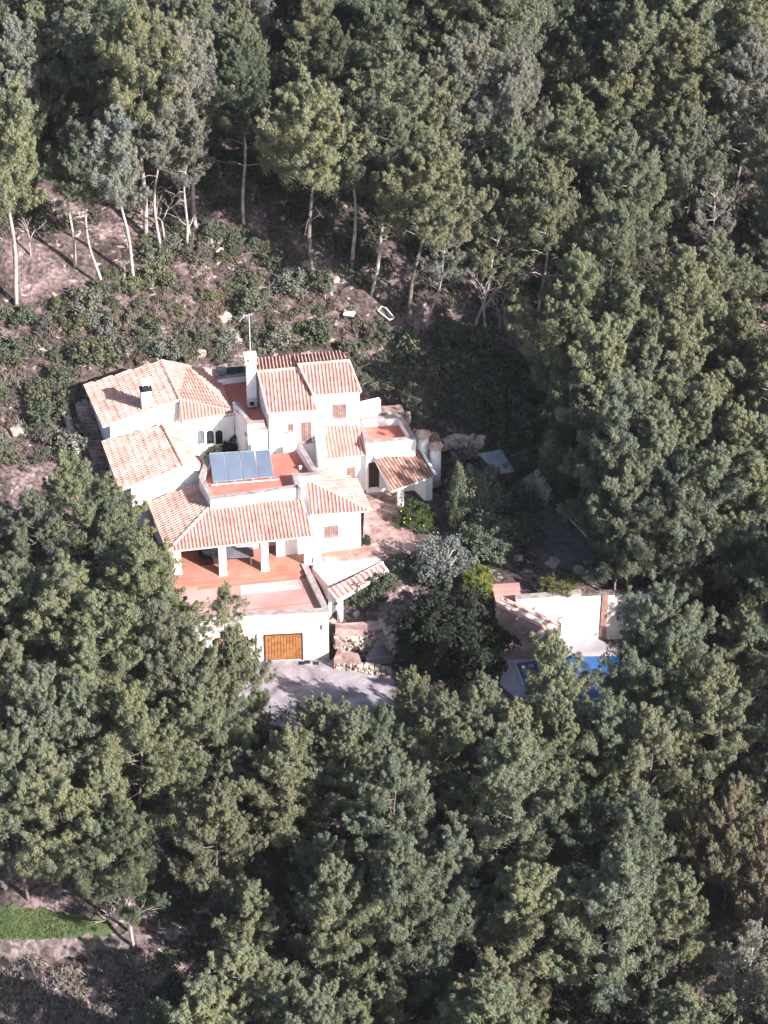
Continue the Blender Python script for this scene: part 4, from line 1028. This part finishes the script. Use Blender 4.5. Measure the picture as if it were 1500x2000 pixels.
for x, y in cand:
    loc = Vector((x, y, terrain(x, y))); H = rndT.choice((8.5, 10.5, 11.5, 12.5, 13.5, 14.5))
    px, py = Q(loc+Vector((0, 0, H*.7)))
    if not (-330 < px < 1950 and -330 < py < 2330): continue
    out = px < -60 or px > 1560 or py < -60 or py > 2080
    md = 5.2 if out else 3.85
    # the darker gap among the trees right of the clearing stays thin
    if 1010 < px < 1190 and 560 < py < 900: md = 4.3
    if 380 < px < 540 and 180 < py < 420: md = 6.0
    if any((x-a)**2+(y-b)**2 < md*md for a, b in taken): continue
    if blocked(loc, H, 3.0*H/12) or shades(x, y, H, 3.0*H/12): continue
    r_ = rndT.random(); tint = GREY if r_ < .06 else DARK if r_ < .10 else OLIVE if r_ < .2 else None
    tree_at(loc, H, tint=tint, xy=rndT.uniform(.82, 1.22))
# ---- shrubs
BV = [bush(400+k, 1.0, (.9, 1.1, 1.3, .8, 1.0)[k], (24, 28, 30, 22, 26)[k]) for k in range(5)]
BUSHES = []
def shrub(loc, r, tint, h=1.0, name='shrub', words=None):
    v = rndT.choice(BV); root = place(name, v, loc, r, 1.0, rndT.uniform(0, 6.28), vary(tint), parts=('stem', 'foliage'))
    root.scale = (r, r, r*h); BUSHES.append((root, Q(loc+Vector((0, 0, r*h*.5))), r, tint)); return root
SLOPE = [(-20,600),(60,600),(200,560),(250,455),(400,430),(560,470),(640,575),(790,640),(1000,700),(1010,880),(940,860),(840,800),(700,760),(660,680),(480,690),(420,715),(310,695),(150,745),(160,830),(130,920),(60,925),(-20,905)]
BT = [(.115,.125,.095), (.10,.115,.082), (.145,.145,.118), (.085,.10,.07), (.14,.124,.105), (.15,.158,.135), (.12,.13,.08), (.10,.112,.08)]
bt = []
for _ in range(6000):
    px, py = rndT.uniform(-20, 1010), rndT.uniform(430, 930)
    if not inpoly(px, py, SLOPE): continue
    # bare reddish soil patches stay open
    bare = any(((px-a)/c)**2+((py-b)/d)**2 < 1 for a, b, c, d in ((45,700,60,70), (75,585,55,28), (235,500,40,30), (300,580,45,20), (690,625,70,28), (520,640,40,14), (40,840,45,60), (160,590,30,20), (560,520,60,40)))
    if bare and rndT.random() > .08: continue
    loc = hit(px, py); r = rndT.choice((.5, .65, .8, 1.0, 1.25, 1.6)) * rndT.uniform(.85, 1.15)
    if any((loc.x-a)**2+(loc.y-b)**2 < ((r+c)*.62)**2 for a, b, c in bt): continue
    if noise.noise(Vector((px*.012, py*.012, 5))) < -.28 and px < 500: continue
    bt.append((loc.x, loc.y, r)); shrub(loc, r, rndT.choice(BT), rndT.uniform(.7, 1.1))
    if len(bt) > 138: break
# denser dark thicket to the right of the villa
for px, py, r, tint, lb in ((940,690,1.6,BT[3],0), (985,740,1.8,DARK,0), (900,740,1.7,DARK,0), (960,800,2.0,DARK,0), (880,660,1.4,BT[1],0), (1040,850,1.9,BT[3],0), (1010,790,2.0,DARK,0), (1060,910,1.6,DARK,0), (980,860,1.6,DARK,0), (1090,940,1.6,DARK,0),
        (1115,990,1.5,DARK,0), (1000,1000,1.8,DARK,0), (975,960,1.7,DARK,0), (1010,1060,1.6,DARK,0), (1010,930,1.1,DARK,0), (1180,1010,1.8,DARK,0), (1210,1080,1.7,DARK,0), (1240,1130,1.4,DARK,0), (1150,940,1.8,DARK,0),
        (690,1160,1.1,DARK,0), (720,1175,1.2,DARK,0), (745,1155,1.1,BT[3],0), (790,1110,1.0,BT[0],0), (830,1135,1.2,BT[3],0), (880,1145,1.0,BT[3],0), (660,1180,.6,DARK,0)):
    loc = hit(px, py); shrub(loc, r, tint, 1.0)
# named garden plants
def named(var, loc, sc, tint, name, label, cat, parts=('stem', 'foliage')):
    root = place(name, var, loc, 1.0, 1.0, 0, tint, parts=parts); root.scale = sc; return tag(root, label, cat)
big = bush(501, 1.0, 1.35, 90, .26, 90, .05, 'bark')
g = lambda px, py, z=None: (hit(px, py) if z is None else P(px, py, z))
carob = bush(507, 1.0, 1.35, 190, .19, 130, .045, 'darkwood')
named(carob, P(880,1290,.6), (4.0, 3.0, 3.7), (.024,.031,.022), 'carob_tree', 'big round very dark green carob tree between driveway and pool', 'tree', ('trunk', 'crown'))
olive = bush(502, 1.0, 1.5, 60, .27, 80, .05, 'palebark')
named(olive, P(862,1125,3.4), (2.1, 1.8, 2.0), (.13,.145,.14), 'olive_tree', 'silvery grey olive tree at the right edge of the paved patio', 'tree', ('trunk', 'crown'))
named(big, P(812,1022,3.9), (1.5, 1.2, 1.1), (.055,.078,.028), 'lemon_tree', 'glossy green lemon tree with yellow fruit below the lean-to kitchen', 'tree', ('trunk', 'crown'))
lem = P(812,1022,3.9)
rr = random.Random(3)
for k in range(5):
    a = rr.uniform(-2.9, -.2); el = rr.uniform(.2, .9); c = lem+Vector((math.cos(a)*1.5*math.cos(el), math.sin(a)*1.2*math.cos(el), .3+1.3*math.sin(el)))
    mb = MB(); mb.tube([c-Vector((0,0,.07)), c-Vector((0,0,.03)), c+Vector((0,0,.03)), c+Vector((0,0,.07))], [.02,.05,.05,.02], 6)
    o = mb.build('lemon', M['lemon'], None, True); tag(o, 'small yellow lemon hanging among the leaves of the lemon tree', 'lemon', 'lemons on the lemon tree')
cyp = None
def cypress(seed):
    rnd = random.Random(seed); rng = np.random.default_rng(seed); tr = MB(); tr.tube([(0,0,-.3), (0,0,1)], [.03,.01], 6)
    cs = [(math.cos(a)*.13*w_, math.sin(a)*.13*w_, z) for z in np.linspace(.05, .98, 26) for w_ in [math.sin(math.pi*min(1, z*.8+.2))**.6] for a in (rnd.uniform(0,6.28), rnd.uniform(0,6.28), rnd.uniform(0,6.28))]
    return tr.mesh('trunk', M['bark'], True), leafmesh('crown', leafcloud(cs, [.06]*len(cs), 60, .012, rng, flat=1.6, aspect=3.2), 'leaf')
named(cypress(5), P(893,1040,3.8), (3.6, 3.4, 5.6), (.10,.12,.075), 'cypress_tree', 'slim pointed cypress beside the lean-to kitchen', 'tree', ('trunk', 'crown'))
named(olive, P(935,1010,4.2), (1.9, 1.7, 2.6), (.125,.145,.11), 'bay_tree', 'tall rounded grey-green bay tree behind the cypress', 'tree', ('trunk', 'crown'))
named(big, P(955,1078,3.6), (2.2, 1.8, 1.9), (.10,.125,.09), 'garden_shrub', 'broad mid green shrub between the cypress and the olive tree', 'shrub')
named(big, P(935,1150,3.6), (1.2, 1.0, 1.2), (.15,.17,.04), 'garden_shrub', 'yellow-green feathery shrub at the top of the garden stairs', 'shrub')
named(big, P(1092,1150,4.0), (1.5, 1.0, .8), (.10,.105,.045), 'garden_shrub', 'rounded olive-brown shrub above the pool retaining wall', 'shrub')
named(big, P(448,884,5.6), (.85, .7, 1.0), (.035,.05,.025), 'garden_shrub', 'dark shrub in the small courtyard right of the arched windows', 'shrub')
named(big, P(420,898,5.6), (.7, .5, .7), (.07,.085,.045), 'garden_shrub', 'lighter shrub in the courtyard right behind the solar panels', 'shrub')
named(big, P(716,1060,3.95), (.35, .35, .4), (.05,.06,.03), 'potted_plant', 'small dark plant at the corner of the south-east room', 'plant')
named(big, P(810,800,7.0), (1.1, 1.0, 1.3), (.12,.125,.10), 'garden_shrub', 'pale grey-green bushy shrub right of the tower landing', 'shrub')
# bare trees and twiggy brush in the lower left corner and at the forest edge
DV = [baretree(600+k) for k in range(4)]
def bare(px, py, H, label):
    loc = hit(px, py); root = place('bare_tree', (DV[rndT.randrange(4)],), loc, H, 5.0, rndT.uniform(0, 6), (1, 1, 1), parts=('branches',)); return tag(root, label, 'bare tree')
bare(262,1850,7.0,'tall leafless tree standing at the end of the pale track'); bare(975,640,5,'leafless brushwood at the foot of the leaning pine'); bare(948,642,7,'pale leafless branches at the foot of the leaning pine'); bare(990,655,5,'low tangle of pale dead branches right of the leaning pine'); bare(210,1790,5,'small leafless tree above the grass strip')
bare(345,1050,3.5,'leafless sapling left of the porch'); bare(60,500,5,'leafless tree at the far left forest edge')
bare(322,470,6,'pale leafless tree among the trunks at the upper left'); bare(372,470,5,'smaller pale leafless tree right of the forked one')
DB = [baretree(650+k, 3.0, 'deadwood', 1.5, 4) for k in range(3)]
n_ = 0
while n_ < 26:
    px, py = rndT.uniform(0, 1000), rndT.uniform(440, 900)
    if inpoly(px, py, SLOPE):
        r = place('dry_bush', (DB[n_ % 3],), hit(px, py), rndT.uniform(1.2, 2.4), 3.0, rndT.uniform(0, 6), (1, 1, 1), parts=('branches',)); n_ += 1
        tag(r, 'leafless grey twiggy bush on the open slope above the villa', 'dry bush', 'dry bushes on the open slope')
# ground cover: low scrub and tufts no one could count
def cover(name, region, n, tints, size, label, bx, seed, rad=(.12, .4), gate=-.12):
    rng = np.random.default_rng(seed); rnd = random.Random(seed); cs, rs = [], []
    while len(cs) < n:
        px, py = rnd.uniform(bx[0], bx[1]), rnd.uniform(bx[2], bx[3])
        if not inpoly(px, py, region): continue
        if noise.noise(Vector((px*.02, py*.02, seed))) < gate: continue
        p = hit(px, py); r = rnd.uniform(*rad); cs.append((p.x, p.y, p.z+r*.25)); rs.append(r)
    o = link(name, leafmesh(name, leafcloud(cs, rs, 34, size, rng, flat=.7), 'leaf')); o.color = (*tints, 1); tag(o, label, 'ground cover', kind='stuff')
cover('undergrowth', SLOPE, 700, (.115,.115,.085), .075, 'low grey-green scrub covering the open slope above the villa', (-20,1010,430,930), 21)
cover('dry_scrub', SLOPE, 800, (.145,.11,.09), .07, 'dry pinkish brown scrub tufts between the bushes on the slope', (-20,1010,430,930), 22)
cover('dry_brush', [(-50,1855),(130,1880),(270,1860),(330,1880),(320,2050),(-50,2050)], 700, (.16,.14,.13), .08, 'grey dry brush below the pale track in the lower left corner', (-50,330,1855,2050), 23, (.15,.5))
cover('grass_tufts', [(-50,1778),(60,1780),(150,1790),(215,1808),(120,1832),(-50,1835)], 1300, (.105,.14,.06), .05, 'bright green grass tufts on the strip by the track', (-50,220,1775,1838), 24, (.08,.2), gate=-9)
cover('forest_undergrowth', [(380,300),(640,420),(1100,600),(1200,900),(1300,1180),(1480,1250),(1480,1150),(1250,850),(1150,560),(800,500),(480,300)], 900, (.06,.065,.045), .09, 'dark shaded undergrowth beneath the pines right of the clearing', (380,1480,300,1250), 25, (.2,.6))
FOR_U = [(-40,-40),(1540,-40),(1540,2040),(300,2040),(300,1880),(400,1830),(260,1760),(0,1690),(-40,1500),(-40,1000),(200,1010),(330,1180),(470,1400),(800,1390),(1240,1420),(1300,1250),(1250,1120),(1180,900),(1050,640),(700,560),(560,420),(300,420),(-40,480)]
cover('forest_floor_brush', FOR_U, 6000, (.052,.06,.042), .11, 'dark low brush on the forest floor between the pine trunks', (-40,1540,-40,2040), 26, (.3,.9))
# rocks
def rockmesh(seed):
    bm = bmesh.new(); bmesh.ops.create_icosphere(bm, subdivisions=2, radius=1)
    for v in bm.verts:
        n_ = noise.noise(v.co*1.3+Vector((seed*3.1, 0, 0))); v.co *= 1+.45*n_; v.co.z *= .6
    me = bpy.data.meshes.new('rock'); bm.to_mesh(me); bm.free(); me.materials.append(M['rock']); return me
RV = [rockmesh(k) for k in range(5)]
rp = [(300,512),(270,524),(352,420),(345,440),(410,470),(430,490),(440,620),(455,650),(60,790),(135,852),(35,840),(130,630),(545,540),(505,560),(600,520),(390,690),(980,850),(1165,742),(1160,775),(1105,805),(1140,885),(655,545),(210,610),(160,700),(85,770),(1010,1090),(1080,1100),(1170,1130),(1130,1115),(800,1085),(830,1098),(20,1065),(45,1085),(160,790)]
for k, (px, py) in enumerate(rp):
    loc = hit(px, py); o = bpy.data.objects.new('rock', RV[k % 5]); COL.objects.link(o); o.location = loc; s = rndT.uniform(.25, .7); o.scale = (s, s*.8, s); o.rotation_euler = (0, 0, rndT.uniform(0, 6))
    tag(o, 'pale limestone rock lying on open ground around the villa', 'rock', 'pale rocks on open ground')
# ------------------------------------------------------------------ air
mb = MB().box((0, 0, -20), (3600, 3600, 320)); hz_ = mb.build('haze', []); tag(hz_, kind='stuff')
hm = bpy.data.materials.new('haze'); hm.use_nodes = True; hn = hm.node_tree; hn.nodes.remove(hn.nodes['Principled BSDF'])
pv_ = hn.nodes.new('ShaderNodeVolumePrincipled'); pv_.inputs['Color'].default_value = (.94, .94, 1, 1); pv_.inputs['Density'].default_value = .00006; pv_.inputs['Anisotropy'].default_value = .2
hn.links.new(pv_.outputs[0], hn.nodes['Material Output'].inputs['Volume']); hz_.data.materials.append(hm)
S.cycles.volume_bounces = 0
#@@LABELS
# ------------------------------------------------------------------ labels for the repeats, by where each stands
ROW = ['along the top edge', 'high above the villa', 'level with the upper clearing', 'level with the villa roofs', 'level with the garage', 'just below the driveway and pool', 'in the lower forest', 'along the bottom edge']
COLN = ['far left', 'left', 'centre', 'right', 'far right']
ORD = ['leftmost', 'second from left', 'third from left', 'fourth from left', 'fifth from left', 'sixth from left', 'seventh from left', 'eighth from left', 'ninth from left', 'tenth from left', 'eleventh from left', 'twelfth from left']
def relabel(items, noun, cat, group, ncol=5, rowh=250):
    cells = {}
    for it in items:
        px, py = it[1]
        if not (0 <= px < 1500 and -40 <= py < 2060):
            tag(it[0], f'green {noun} just outside the picture edge', cat, group); continue
        cells.setdefault((min(7, max(0, int(py//rowh))), int(px//(1500/ncol))), []).append(it)
    for (r, c), L_ in cells.items():
        L_.sort(key=lambda t: t[1][0])
        for k, it in enumerate(L_):
            w_ = 'rightmost' if k == len(L_)-1 and k else ORD[k] if k < 12 else ['upper', 'lower'][it[1][1] > sum(t[1][1] for t in L_)/len(L_)]+' crowded'
            tag(it[0], f'{w_} {colour_word(it[3])} {noun} {ROW[r]}, {COLN[c]}', cat, group)
relabel(TREES, 'pine', 'pine tree', 'pines of the forest around the villa')
relabel(BUSHES, 'shrub', 'shrub', 'shrubs on the open slope and garden edge')
